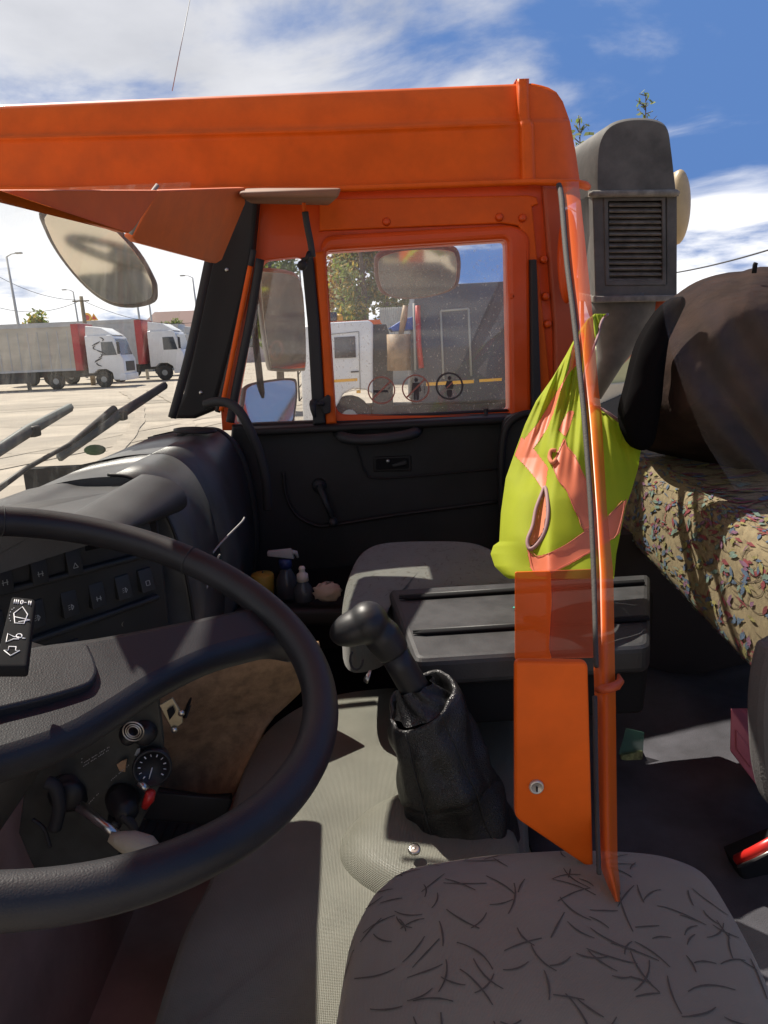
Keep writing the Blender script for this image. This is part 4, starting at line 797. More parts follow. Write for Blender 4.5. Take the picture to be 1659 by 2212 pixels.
# ---- cushions
def cushion(name, outline, zc, crown, thick, mats, parent, nx=70, pattern=None, seed=1, y_lo=None, edge=.05, back=None):
    """outline in picture coordinates on the plane z=zc (relative); rounded pillow top, skirt below"""
    poly = [PZ(x, y, zc) for x, y in outline]; poly = [V((p.x, p.y, 0)) for p in poly]
    c = sum(poly, V()) / len(poly); n = len(poly)
    levels = [(1.0, -thick), (1.0, -edge), (.985, -edge * .45), (.94, -edge * .12), (.86, 0), (.6, crown * .6), (.3, crown * .9), (0.0005, crown)]
    rows = [[V((c.x + (p.x - c.x) * s_, c.y + (p.y - c.y) * s_, 2.45 + zc + h)) for p in poly] + [V((c.x + (poly[0].x - c.x) * s_, c.y + (poly[0].y - c.y) * s_, 2.45 + zc + h))] for s_, h in levels]
    g = MB(); g.grid(rows)
    bv = BVHTree.FromPolygons(g.v, g.f)
    if pattern:
        r_ = random.Random(seed); x0, x1 = min(p.x for p in poly), max(p.x for p in poly); y0, y1 = min(p.y for p in poly), max(p.y for p in poly)
        for k in range(pattern[0]):
            x, y, a = r_.uniform(x0, x1), r_.uniform(y0, y1), r_.uniform(0, math.pi); ln = pattern[1] * r_.uniform(.4, 1.1); w_ = pattern[2]; cv = r_.uniform(-.5, .5)
            pts_ = []
            for s_ in range(7):
                u = s_ / 6 - .5; px_, py_ = x + math.cos(a) * u * ln - math.sin(a) * cv * ln * (u * u), y + math.sin(a) * u * ln + math.cos(a) * cv * ln * (u * u)
                ww = w_ * (1 - abs(u) * 1.2) + w_ * .25 + w_ * .3 * r_.random()
                for sg in (1, -1):
                    h = bv.ray_cast(V((px_ - math.sin(a) * ww * sg, py_ + math.cos(a) * ww * sg, 10)), V((0, 0, -1)))
                    pts_.append(h[0] + h[1] * (.0009 if h[1].z > 0 else -.0009) if h[0] is not None and abs(h[1].z) > .3 else None)
            for s_ in range(6):
                q_ = (pts_[2 * s_], pts_[2 * s_ + 1], pts_[2 * s_ + 3], pts_[2 * s_ + 2])
                if all(q is not None for q in q_): g.add(q_, [(0, 1, 2, 3)], 1)
    return g.build(name, mats, parent)
ps = thing('passenger_seat', 'grey patterned passenger seat cushion beside the far door', 'seat')
o_ = smooth_path([(735, 1318), (742, 1255), (758, 1210), (785, 1180), (830, 1165), (920, 1161), (1010, 1163), (1060, 1176), (1105, 1205), (1140, 1240), (1150, 1275), (1000, 1282), (850, 1290), (825, 1330), (760, 1345)], 5, True)
cushion('seat_cushion', o_, -.50, .008, .10, [M['seat_in'], M['dashes']], ps, pattern=(420, .018, .0005), seed=2)
# passenger backrest stands behind the vest
g = MB(); bp_ = [(.22, 1.50), (.22, 1.96), (.30, 2.0), (.37, 1.97), (.37, 1.50), (.30, 1.46)]
ds = thing('driver_seat', 'grey-brown driver seat with dark dash pattern in the foreground', 'seat')
o_ = smooth_path([(650, 2480), (690, 2300), (718, 2150), (745, 2005), (775, 1935), (812, 1893), (870, 1858), (1000, 1834), (1120, 1822), (1260, 1816), (1400, 1822), (1480, 1838), (1545, 1872), (1600, 1950), (1660, 2060), (1760, 2300), (1760, 2480), (1200, 2600)], 5, True)
cushion('seat_cushion', o_, -.60, .022, .22, [M['seat'], M['dashes']], ds, pattern=(190, .045, .0007), seed=5, edge=.06)
g = MB(); rows = []
for i in range(15):
    z = lerp(-.62, .15, i / 14); rows.append([V((lerp(.385, .62, .0) + .02 * math.sin(i * .22) - .012 + (.04 * (1 - math.cos((a - .5) * 2.6))) + .05 * (i / 14), lerp(.26, .74, a), 2.45 + z)) for a in [k / 14 for k in range(15)]])
bs = MB(); 
bo = smooth_path([(1690, 1410), (1668, 1445), (1655, 1530), (1655, 1620), (1664, 1710), (1690, 1770), (1780, 1800), (1780, 1410)], 5, True)
bs.plate([[P(x, y, .84) for x, y in bo]], P(CXP, CYP, .84), (1, 0, 0), (0, 0, 1), .06, .02); bs.build('backrest', mat('grey_backrest_fabric', (.085, .08, .08), .95, bump=.5, bscale=300), ds)
# ---- engine cover with vinyl mat
ec = thing('engine_cover', 'grey woven vinyl engine cover mat between the seats', 'engine cover')
eo = smooth_path([(250, 2480), (300, 2300), (345, 2150), (400, 1985), (450, 1890), (492, 1760), (520, 1665), (560, 1590), (600, 1545), (660, 1510), (740, 1490), (860, 1476), (1000, 1470), (1120, 1490), (1130, 1700), (1150, 2100), (1100, 2500)], 5, True)
poly = [PZ(x, y, -.74) for x, y in eo]; c = V((.05, .98, 0)); rows = []
for s_, h in ((1.22, -.5), (1.13, -.3), (1.07, -.12), (1.03, -.04), (1.0, -.012), (.96, 0), (.8, .006), (.6, .010), (.4, .012), (.2, .012), (.02, .012)):
    rows.append([V((c.x + (p.x - c.x) * s_, c.y + (p.y - c.y) * s_, 2.45 - .74 + h + .004 * noise.noise(V((p.x * 6 * s_, p.y * 6 * s_, 1.0))))) for p in poly + poly[:1]])
g = MB(); g.grid(rows); g.build('mat', M['mat'], ec)
g = MB(); cc_ = PZ(925, 1810, -.715); rows = []
for i in range(9):
    s_ = [1.0, .98, .93, .84, .7, .5, .3, .15, .02][i]; h = [-.06, -.03, -.008, .006, .014, .018, .02, .02, .02][i]
    rows.append([cc_ + V((math.cos(a) * .125 * s_ * (1 + .12 * math.cos(2 * a)), math.sin(a) * .135 * s_, h)) for a in [2 * math.pi * k / 40 for k in range(41)]])
g.grid(rows); g.build('lever_base', M['mat'], ec)
MB().lathe(PZ(895, 1836, -.684), (0, -.3, 1), [(0, .009), (.003, .0085), (.004, .006), (.003, .003), (.004, .001)], 16).build('screw', M['metal'], ec)
# ---- gear lever
gl_ = thing('gear_lever', 'black gear lever with bulbous knob rising from leather sleeve', 'gear lever')
def remesh(o, vox, it=6):
    md = o.modifiers.new('remesh', 'REMESH'); md.mode = 'VOXEL'; md.voxel_size = vox; md.use_smooth_shade = True
    md = o.modifiers.new('smooth', 'SMOOTH'); md.factor = .6; md.iterations = it
    return o
def ellip(mb, c, a1, a2, a3, n=20):
    rows = []
    for i in range(n + 1):
        th = math.pi * i / n; rows.append([c + a1 * math.cos(th) + (a2 * math.cos(q) + a3 * math.sin(q)) * math.sin(th) for q in [2 * math.pi * k / n for k in range(n)]])
    vs = [rows[0][0]] + [p for rw in rows[1:-1] for p in rw] + [rows[-1][0]]; fs = []
    for k in range(n):
        l = (k + 1) % n; fs.append((0, 1 + k, 1 + l)); fs.append((len(vs) - 1, len(vs) - 1 - n + l, len(vs) - 1 - n + k))
        for i in range(n - 2): fs.append((1 + i * n + k, 1 + (i + 1) * n + k, 1 + (i + 1) * n + l, 1 + i * n + l))
    return mb.add(vs, fs)
hs = [(920, 1530, 37), (895, 1486, 35), (868, 1440, 34), (848, 1406, 34)]
MB().tube([P(p[0], p[1], 1.0) for p in hs], [p[2] / FOC for p in hs], 26).build('shaft', M['knob'], gl_)
g = MB(); g.tube([P(p[0], p[1], 1.0) for p in [(852, 1412, 37), (842, 1396, 40), (826, 1374, 45), (808, 1356, 44)]], [r_ / FOC for r_ in (38, 41, 44, 40)], 26)
kc = P(774, 1353, 1.0); k1 = (P(716, 1375, 1.0) - kc) * 1.06; k2 = V((0, -.031, 0)); k3 = k1.normalized().cross(V((0, 1, 0))).normalized() * .026
ellip(g, kc, k1, k2, k3); ellip(g, P(796, 1344, 1.0), k1 * .66, k2 * 1.1, k3 * 1.18)
kn = remesh(g.build('knob', M['knob'], gl_), .0022, 14)
0 and MB().tube([P(853 + 0, 1413, 1.0) + V((math.cos(a) * .0245, math.sin(a) * .0245, math.cos(a) * .013)) for a in [k * math.pi / 16 for k in range(32)]], .0012, 6, closed=True).build('joint_ring', M['black'], gl_)
g = MB(); rows = []
bp0, bp1 = P(1016, 1832, 1.0), P(908, 1512, 1.0); ax = (bp1 - bp0).normalized(); e1 = V((0, -1, 0)); e1 = (e1 - ax * e1.dot(ax)).normalized(); e2 = ax.cross(e1)
nr_, na = 60, 72
for i in range(nr_):
    t_ = i / (nr_ - 1)
    rad = interp(t_, [(0, .080), (.12, .079), (.35, .077), (.6, .070), (.85, .061), (.97, .057), (1, .053)])
    row = []
    for k in range(na + 1):
        a = 2 * math.pi * k / na
        fold = .0028 * math.sin(6.3 * t_ * math.pi + 2.2 * math.cos(a * 1.0 + .5) + 1.5) * (1 - t_) ** .5 + .010 * noise.noise(V((math.cos(a) * 2.2, math.sin(a) * 2.2, t_ * 5)))
        fold += -.003 * math.exp(-((t_ - .42 - .05 * math.cos(a)) / .012) ** 2)
        tilt = .018 * math.cos(a - 2.4) * (t_ ** 4)
        row.append(lerp(bp0, bp1, t_) + ax * tilt + (e1 * math.cos(a) + e2 * math.sin(a)) * (rad + fold))
    rows.append(row)
for s_, dn in ((.93, -.001), (.90, -.012), (.86, -.05)):
    last = rows[nr_ - 1]; cen = bp1
    rows.append([cen + (p - cen) * s_ + ax * dn for p in last])
g.grid(rows); sl_o = g.build('sleeve', M['gaiter'], gl_)
for ang in (.55, 2.3, -.6): 
    k = int((ang % 6.283) / 6.283 * na)
    MB().tube([rows[i][k] + (rows[i][k] - lerp(bp0, bp1, i / (nr_ - 1))).normalized() * .0006 for i in range(0, nr_, 2)], .0011, 6).build('stitched_seam', M['rubber'], sl_o)
g = MB(); rr = []
for i in range(8):
    t_ = i / 7; cen = lerp(P(918, 1530, 1.0), P(896, 1478, 1.0), t_)
    rr.append([cen + (e1 * math.cos(a) + e2 * math.sin(a)) * (lerp(.046, .026, t_ ** .7) + .004 * math.sin(7 * a + i)) for a in [2 * math.pi * k / 40 for k in range(41)]])
g.grid(rr); g.build('inner_collar', M['gaiter'], gl_)
t = thing('key', 'small metal key tag hanging left of the gear lever shaft', 'key')
MB().tube([P(800, 1448, 1.06), P(792, 1466, 1.05), P(790, 1474, 1.05)], [.002, .005, .0045], 8, flat=.4).build('tag', M['metal'], t)
MB().tube([P(770 + 14 * math.cos(a), 1425 + 22 * math.sin(a), 1.12) for a in [k * .5 for k in range(9)]], .002, 6).build('cord', M['rubber'], t)
# ---- console between the seats
cn = thing('storage_console', 'long black plastic console lid with two grooves between the seats', 'console')
zc = -.485
def cz(x, y): return PZ(x, y, zc)
A_, B_, C_, D_ = cz(838, 1272), cz(1405, 1238), cz(1405, 1394), cz(893, 1425)
ol = round_poly([A_, B_, C_, D_], .02, 5)
MB().plate([ol], A_, (1, 0, 0), (0, 1, 0), .05, .012).build('lid', mat('scuffed_black_plastic', (.024, .024, .025), .55, var=.35, vscale=18, bump=.15, bscale=300), cn, )
g = MB()
for (x0, y0, x1, y1) in ((862, 1296, 1390, 1262), (892, 1372, 1400, 1340)):
    a, b_ = cz(x0, y0), cz(x1, y1); g.tube([a + V((0, 0, .003)), a + V((.02, 0, .004)), b_ + V((0, 0, .004))], [.002, .0075, .0075], 8, flat=.5)
g.build('grooves', M['black'], cn)
g = MB()
for (x0, y0, x1, y1) in ((862, 1289, 1390, 1256), (892, 1365, 1400, 1333)):
    a, b_ = cz(x0, y0), cz(x1, y1); g.tube([a + V((0, 0, .001)), b_ + V((0, 0, .001))], .0035, 8)
g.build('ribs', M['plastic'], cn)
dn = V((0, 0, -.10)); pl = [A_ + V((.02, -.02, -.03)), B_ + V((0, -.02, -.03)), C_ + V((0, .02, -.03)), D_ + V((.02, .02, -.03))]
MB().hexa(pl, [p + dn for p in pl]).build('body', M['black'], cn, bev=.008)
MB().lathe(cz(1111, 1318) + V((0, 0, .004)), (0, 0, 1), [(0, .003), (.002, .002), (.0025, 0)], 10).build('green_lamp', mat('teal_lens', (.05, .5, .38), .3), cn)
# ---- bunk mattress with floral cover
bk = thing('bunk_mattress', 'floral patterned bunk mattress with leaves in red and blue', 'mattress')
def mpt(u, v):           # u along Y (near->far), v round the section
    Y = lerp(.75, 2.02, u); 
    xf = lerp(.600, .640, u); zt = lerp(-.335, -.285, u); zb = lerp(-.575, -.475, u)
    sec = [(xf + .03, zb - .02), (xf + .004, zb), (xf - .006, zb + .03), (xf - .004, lerp(zb, zt, .45)), (xf + .004, zt - .05), (xf + .03, zt - .012), (xf + .08, zt), (xf + .35, zt + .012), (xf + .62, zt + .01)]
    sec = smooth_path(sec, 5); k = v * (len(sec) - 1); i = min(int(k), len(sec) - 2); x, z = (lerp(sec[i][0], sec[i + 1][0], k - i), lerp(sec[i][1], sec[i + 1][1], k - i))
    wv = .007 * noise.noise(V((Y * 5, v * 3, 3)))
    endr = 1 - max(0, (u - .93) / .07) ** 2 * .16
    return V((x - wv, Y, 2.45 + zb + (z - zb) * endr + wv))
g = MB(); rows = [[mpt(i / 50, j / 60) for j in range(61)] for i in range(51)]
g.grid(rows); g.add([V((.9, 2.02, 2.45 - .4))] + rows[-1], [(0, i, i + 1) for i in range(1, 61)], 0)
n0 = len(g.v); r_ = random.Random(11)
def leafshape(kind):
    if kind == 0: return [(-1, 0), (-.5, .28), (0, .36), (.5, .24), (1, 0), (.5, -.24), (0, -.36), (-.5, -.28)]
    if kind == 1: return [(-.9, 0), (-.4, .22), (.1, .5), (.5, .18), (.9, .35), (.6, 0), (.9, -.3), (.4, -.2), (0, -.42), (-.5, -.2)]
    return [(-1, .08), (-.3, .25), (.4, .15), (1, 0), (.4, -.05), (-.3, .02), (-1, -.08)]
ar = {}
def onm(u, v, off):
    p = mpt(u, v); q1 = mpt(min(u + .004, 1), v) - p; q2 = mpt(u, min(v + .004, 1)) - p
    if q1.length < 1e-7: q1 = V((0, 1, 0))
    if q2.length < 1e-7: q2 = V((1, 0, 0))
    nn = q1.cross(q2).normalized()
    if nn.x > .3 or nn.z < -.6: nn = -nn
    return p + nn * off
for k in range(1900):
    u, v, a, s_ = r_.uniform(.02, .985), r_.uniform(.02, .95), r_.gauss(-1.0, .7), r_.uniform(.011, .020)
    mi = r_.choice([1, 1, 2, 2, 3, 4, 5]); sh_ = leafshape(r_.choice([0, 0, 1, 2]))
    pts_ = [onm(min(1, max(0, u + (x * math.cos(a) - y * math.sin(a)) * s_ / 1.27)), min(1, max(0, v + (x * math.sin(a) + y * math.cos(a)) * s_ / .95)), .0016 + .0004 * mi) for x, y in sh_]
    g.add(pts_, [tuple(range(len(pts_)))], mi, False)
    if k % 2 == 0:   # twig
        pv, b2 = [], a + r_.uniform(-.6, .6)
        for q in range(5):
            uu, vv_ = u + (q * .011) * math.cos(b2 + q * .25), v + (q * .014) * math.sin(b2 + q * .25)
            for sg in (1, -1): pv.append(onm(min(1, max(0, uu + sg * .0006)), min(1, max(0, vv_ + sg * .0008)), .0012))
        g.add(pv, [(2 * q, 2 * q + 1, 2 * q + 3, 2 * q + 2) for q in range(4)], 6, False)
fl = dict(bump=.6, bscale=350)
g.build('floral_cover', [mat('straw_cloth', (.22, .175, .095), .9, col2=(.15, .118, .065), vscale=90, bump=.6, bscale=500, bdist=.001), mat('leaf_red', (.15, .025, .03), .9, var=.3, vscale=60, **fl), mat('leaf_blue', (.055, .085, .13), .9, var=.3, vscale=60, **fl), mat('leaf_purple', (.13, .06, .10), .9, var=.3, vscale=60, **fl), mat('leaf_teal', (.10, .15, .12), .9, var=.3, vscale=60, **fl), mat('leaf_olive', (.17, .15, .05), .9, var=.3, vscale=60, **fl), mat('twig_brown', (.07, .05, .03), .9)], bk)
# ---- dark bundle on the bunk
t = thing('dark_bundle', 'large dark brown cloth bundle on the bunk under clear plastic', 'bundle')
def blob(outline, Y, depth, amp, seed, nlev=16, fold=None):
    g = MB(); c = V((sum(p[0] for p in outline) / len(outline), sum(p[1] for p in outline) / len(outline), 0)); rows = []
    for i in range(nlev + 1):
        a = (math.pi / 2) * i / nlev; s_ = math.cos(a); h = math.sin(a) * depth; row = []
        for (x, y) in outline + outline[:1]:
            qx, qy = c.x + (x - c.x) * s_, c.y + (y - c.y) * s_; p = P(qx, qy, Y)
            nn = noise.noise(p * 7 + V((seed, 0, 0))) + .5 * noise.noise(p * 17 + V((seed, 3, 0)))
            if fold: nn += fold(qx, qy)
            row.append(P(qx, qy, Y - h - amp * nn * min(1, i / 4)))
        rows.append(row)
    g.grid(rows); bkp = [p + V((0, .03, 0)) for p in rows[0]]; g.grid([bkp, rows[0]]); g.add(bkp[:-1], [tuple(range(len(bkp) - 1))], 0)
    return g
bo = smooth_path([(1385, 965), (1366, 905), (1372, 820), (1396, 735), (1436, 668), (1500, 615), (1560, 591), (1610, 585), (1660, 576), (1780, 600), (1800, 900), (1760, 1110), (1659, 1062), (1600, 1045), (1540, 1010), (1470, 990)], 4, True)
blob(bo, 1.75, .40, .045, 2, 30, lambda x, y: .35 * math.sin(x * .035 + y * .012 + 2 * math.sin(y * .01))).build('brown_cloth', mat('mottled_brown_cloth', (.016, .009, .007), .9, spec=.1, col2=(.038, .022, .016), vscale=9, bump=.6, bscale=60, bdist=.004), t)
so_ = smooth_path([(1345, 905), (1360, 830), (1385, 740), (1430, 668), (1470, 640), (1480, 660), (1450, 715), (1436, 800), (1428, 880), (1410, 960), (1372, 968)], 4, True)
blob(so_, 1.42, .035, .008, 5, 8).build('black_sleeve', mat('black_cloth', (.004, .0035, .004), .95, spec=.05), t)
pf = mat('clear_plastic_film', (.62, .55, .50), .18, alpha=.05, spec=.5, bump=.4, bscale=25, bdist=.01)
g = MB(); rows = []
for i in range(40):
    y = lerp(600, 1060, i / 39); l = interp(y, [(600, 1535), (650, 1430), (700, 1437), (760, 1450), (850, 1480), (950, 1520), (1060, 1590)])
    row = []
    for j in range(26):
        x = lerp(l, 1740, j / 25); q = (x - l) / 60
        row.append(P(x, y, 1.22 + .018 * math.sin(q * 3.2 - y * .018) + .02 * noise.noise(V((x * .01, y * .006, 1)))))
    rows.append(row)
g.grid(rows); g.build('plastic_film', pf, t)
g = MB(); g.tube([P(*p, 1.50) for p in ((1629, 590), (1631, 572), (1633, 568))], .0045, 6); g.build('strap_end', M['black'], t)
# ---- floor carpet, parcels and lever at the right
g = MB(); rows = []
for i in range(26):
    y = lerp(.55, 1.72, i / 25); rows.append([V((lerp(.24, 1.3, j / 26), y, 2.45 - .83 + .02 * noise.noise(V((j * .25, i * .22, 5))) + .012 * math.sin(j * .6 + i * .35))) for j in range(27)])
g.grid(rows); tag(g.build('floor_carpet', M['carpet'], solid=.01), 'wrinkled dark blue-grey carpet behind the driver seat', 'carpet')
t = thing('plastic_case', 'dusty pink plastic case below the mattress at the right edge', 'case')
g = MB(); Yp = 1.12
g.hexa([P(x, y, Yp) for x, y in ((1578, 1528), (1634, 1612), (1636, 1700), (1576, 1622))], [P(x, y, Yp + .12) for x, y in ((1620, 1528), (1700, 1600), (1702, 1680), (1618, 1620))]); g.build('body', M['pink'], t, bev=.003)
g = MB(); g.hexa([P(x, y, Yp - .004) for x, y in ((1590, 1575), (1622, 1620), (1622, 1660), (1590, 1618))], [P(x, y, Yp + .004) for x, y in ((1590, 1575), (1622, 1620), (1622, 1660), (1590, 1618))]); g.build('moulded_panel', mat('pink_panel', (.34, .085, .11), .5), t, bev=.002)
MB().hexa([P(x, y, 1.2) for x, y in ((1620, 1475), (1659, 1520), (1659, 1620), (1622, 1560))], [P(x, y, 1.3) for x, y in ((1640, 1475), (1690, 1520), (1690, 1620), (1640, 1560))]).build('rear_flap', mat('crimson_flap', (.35, .03, .05), .5), t)
t = thing('snack_packet', 'half clear green packet standing on the carpet behind the post', 'packet')
g = MB(); g.hexa([P(x, y, 1.32) for x, y in ((1340, 1632), (1389, 1622), (1386, 1670), (1345, 1662))], [P(x, y, 1.36) for x, y in ((1336, 1625), (1389, 1620), (1388, 1668), (1345, 1660))]); g.build('filling', mat('green_filling', (.22, .24, .10), .8, var=.5, vscale=90), t, bev=.004)
MB().add([P(x, y, 1.335) for x, y in ((1352, 1573), (1391, 1582), (1389, 1624), (1336, 1630), (1345, 1600))], [(0, 1, 2, 3, 4)], 0, False).build('clear_top', mat('green_film', (.10, .22, .17), .2, alpha=.55), t, solid=.001)
t = thing('parking_lever', 'black lever with red grip at the lower right edge', 'lever')
MB().tube([P(1594, 1858, .95), P(1630, 1842, .93), P(1680, 1815, .91)], [.0085, .009, .009], 12).build('red_grip', M['red'], t)
MB().tube([P(1594, 1872, .94), P(1630, 1857, .92), P(1680, 1832, .9)], .0022, 6).build('chrome_edge', M['metal'], t)
g = MB(); g.pp([[(1592, 1872), (1700, 1826), (1760, 1860), (1760, 2080), (1660, 2040), (1612, 1920)]], .96, .05, .008); g.build('housing', M['black'], t)
# ---- neighbour truck's snorkel intake, a reflection built solid behind the cab
sn = thing('air_intake', 'dusty grey louvred air intake box standing behind the orange corner', 'air intake')
Ys = 2.75
hood = smooth_path([(1285, 416), (1286, 340), (1293, 300), (1312, 272), (1345, 258), (1390, 255), (1425, 262), (1442, 280), (1449, 320), (1456, 380), (1460, 416)], 4)
f_ = [P(p[0], p[1], Ys) for p in hood]; b_ = [P(p[0] - 42, p[1] + 8, Ys) + V((0, .42, 0)) for p in hood]; mid = [lerp(p, q, .04) + V((0, -.005, .0)) for p, q in zip(f_, b_)]
cf = P(1370, 400, Ys); fin = [lerp(p, cf, .045) + V((0, -.012, 0)) for p in f_]
g = MB(); g.grid([b_, f_, fin]); g.add(fin, [tuple(range(len(fin)))], 0, False); g.build('hood', M['snork'], sn)
g = MB(); g.tube([P(x, y, Ys - .015) for x, y in ((1272, 420), (1280, 419), (1460, 417), (1467, 417))] , [.006, .012, .012, .006], 10); g.hexa([P(x, y, Ys - .01) for x, y in ((1276, 413), (1466, 411), (1466, 424), (1276, 426))], [P(x, y, Ys + .35) for x, y in ((1246, 408), (1450, 408), (1450, 424), (1246, 424))]); g.build('lip', M['slat'], sn)
outer = [(1280, 424), (1462, 422), (1462, 640), (1286, 642)]; inner = round_poly([(1306, 428), (1440, 427), (1440, 614), (1309, 615)], 3)
g = MB(); g.pp([outer, inner[::-1]], Ys, .05, .004); g.hexa([P(x, y, Ys + .05) for x, y in outer], [P(x - 36, y + 4, Ys + .42) for x, y in outer]); g.build('body', M['snork'], sn)
MB().pp([round_poly([(1304, 426), (1438, 425), (1440, 616), (1308, 617)], 3), round_poly([(1314, 434), (1430, 433), (1431, 606), (1317, 607)], 3)[::-1]], Ys - .004, .012, .003).build('louvre_frame', M['snork'], sn)
for k in range(14):
    y = lerp(441, 603, k / 13); sl_b = MB(); sl_b.hexa([P(1316, y + 3, Ys - .004), P(1429, y + 2.5, Ys - .004), P(1429, y + 6, Ys + .005), P(1316, y + 6.5, Ys + .005)], [P(1316, y - 4, Ys + .022), P(1429, y - 4.5, Ys + .022), P(1429, y - 2, Ys + .03), P(1316, y - 2, Ys + .03)]); sl_b.build('louvre_slat', M['slat'], sn)
MB().pp([[(1312, 432), (1434, 432), (1434, 610), (1314, 610)]], Ys + .044, .004, .001).build('dark_inside', M['black'], sn)
g = MB(); g.hexa([P(x, y, Ys - .03) for x, y in ((1284, 640), (1466, 637), (1466, 650), (1284, 654))], [P(x, y, Ys + .4) for x, y in ((1250, 632), (1450, 632), (1450, 648), (1250, 650))]); g.build('base_flange', M['slat'], sn, bev=.004)
g = MB(); g.tube([P(x, y, Ys + .12) for x, y in ((1340, 640), (1342, 675), (1338, 720), (1318, 780), (1290, 860))], [.13, .12, .095, .05, .015], 22); g.build('duct', M['snork'], sn)
g = MB(); g.tube([P(x, y, Ys + .15) for x, y in ((1420, 645), (1415, 665), (1390, 705), (1360, 745), (1320, 790))], [.07, .065, .05, .035, .03], 14); g.build('brace', M['orange_dk'], sn)
t = thing('round_mirror', 'brass coloured oval mirror seen edge-on behind the air intake', 'mirror')
MB().tube([P(1462, 530, 3.2), P(1480, 450, 3.2), P(1470, 372, 3.2)], [.01, .055, .01], 20, flat=2.0) 
g = MB(); c = P(1466, 448, 3.3); rows = []
for i in range(9):
    a = math.pi / 2 * i / 8; rows.append([c + V((math.cos(b2) * .047 * math.cos(a), -.05 * math.sin(a), math.sin(b2) * .15 * math.cos(a))) for b2 in [2 * math.pi * k / 28 for k in range(29)]])
g.grid(rows); g.grid([[p + V((0, .04, 0)) for p in rows[0]], rows[0]]); g.build('housing', mat('tan_housing', (.42, .31, .17), .45, var=.1, vscale=9), t)
t = thing('handle_bulge', 'rounded orange handle bulge on the rear corner beside the post', 'handle')
g = MB(); c = P(1226, 555, 2.12); rows = []
for i in range(9):
    a = math.pi / 2 * i / 8; rows.append([c + V((math.cos(b2) * .028 * math.cos(a), -.03 * math.sin(a), math.sin(b2) * .125 * math.cos(a))) for b2 in [2 * math.pi * k / 24 for k in range(25)]])
g.grid(rows); g.build('bulge', M['orange_in'], t)
# ---- outside mirrors
def mirror(label, outline, Y, depth, inset, n, arm=None, dirn=(0, 0, 0), hm=None, gm_=None, ex=(1, 0, 0), ey=(0, 0, 1)):
    t = thing('truck_mirror', label, 'mirror')
    ex, ey = V(ex).normalized(), V(ey).normalized(); nn = ex.cross(ey); o = P(*outline[0], Y)
    ol = [PN(x, y, o, nn) for x, y in smooth_path(outline, 4, True)]
    MB().plate([ol], o, ex, ey, depth, depth * .3).build('housing', hm or M['shell'], t)
    c = sum(ol, V()) / len(ol); gl = [c + (p - c) * inset + nn * .002 for p in ol]
    MB().plate([gl], gl[0], ex, ey, .003, .0005).build('glass', gm_ or M['mirror'], t)
    if arm: MB().tube([P(*a) for a in arm], .012, 8).build('arm', M['rubber'], t)
    return t
ydn = V((0, -.42, 1)).normalized()
mirror('big rounded mirror hanging outside the windshield', [(88, 452), (90, 500), (118, 560), (165, 620), (212, 652), (262, 656), (312, 638), (321, 608), (316, 582), (290, 528), (240, 470), (180, 430)], 2.0, .05, .90, None, [(250, 470, 2.02), (330, 440, 2.05)], ex=(1, .25, 0), ey=(-.05, -.25, 1))
mirror('wide kerb mirror hanging outside the top of the side window', [(808, 572), (816, 552), (850, 540), (900, 534), (975, 535), (994, 550), (996, 590), (985, 625), (935, 643), (872, 649), (828, 638), (812, 612)], 2.5, .06, .90, None, [(900, 540, 2.52), (900, 500, 2.5)], ey=(0, -.3, 1), hm=mat('brown_housing', (.16, .08, .05), .6, var=.3, vscale=30))
mirror('tall rectangular side mirror outside the quarter window', [(560, 590), (575, 578), (632, 582), (652, 605), (657, 680), (654, 785), (640, 800), (585, 803), (572, 790), (562, 690)], 2.6, .05, .93, None, [(556, 560, 2.62), (548, 700, 2.62), (566, 860, 2.62)], ey=(0, -.12, 1), ex=(1, .5, 0), hm=mat('pale_housing', (.30, .29, .25), .5))
mirror('wide bright mirror below the tall side mirror', [(530, 832), (560, 826), (630, 828), (648, 845), (652, 905), (640, 935), (540, 935), (527, 910), (525, 850)], 2.6, .05, .88, None, ey=(0, .32, 1), ex=(1, .5, 0))
# ---- wipers
def wiper(lab, a, b_, Y0_, Y1_, extra=None):
    t = thing('wiper', lab, 'wiper', 'windshield wipers'); x0 = -.63
    pa, pb = P(*a, Y0_), P(*b_, Y1_)
    MB().tube([pa, lerp(pa, pb, .5) + V((0, 0, .004)), pb], [.008, .010, .008], 6, flat=1.3).build('blade', mat('greenish_wiper', (.07, .085, .085), .6, var=.3, vscale=10), t)
    if extra: MB().tube([P(*p) for p in extra], [.010, .005, .005, .006][:len(extra)], 8).build('arm', M['trim'], t)
    c = lerp(pa, pb, .52); MB().box(c, (.03, .03, .022)).build('bracket', M['trim'], t, bev=.004)
wiper('short visible wiper at the left edge of the windshield', (-60, 1010), (152, 880), 1.25, 1.75)
wiper('long wiper reaching toward the pillar with its arm', (128, 988), (357, 832), 1.62, 2.05, [(246, 884, 1.85), (150, 960, 1.6), (60, 1010, 1.4), (-30, 1075, 1.2)])
g = MB(); c = P(205, 972, 1.9); rows = []
for i in range(9):
    a = math.pi * i / 8; rows.append([c + V((-math.cos(a) * .028, math.sin(a) * math.cos(b2) * .014, math.sin(a) * math.sin(b2) * .014)) for b2 in [2 * math.pi * k / 16 for k in range(17)]])
g.grid(rows); tag(g.build('sponge', mat('green_sponge', (.03, .075, .025), .95, bump=1, bscale=200)), 'small dark green sponge at the base of the windshield', 'sponge')
g = MB().tube([P(410, 0, 2.9), P(372, 196, 2.7)], .0016, 5); tag(g.build('antenna', M['greyw']), 'thin pale antenna rising from the roof edge', 'antenna')
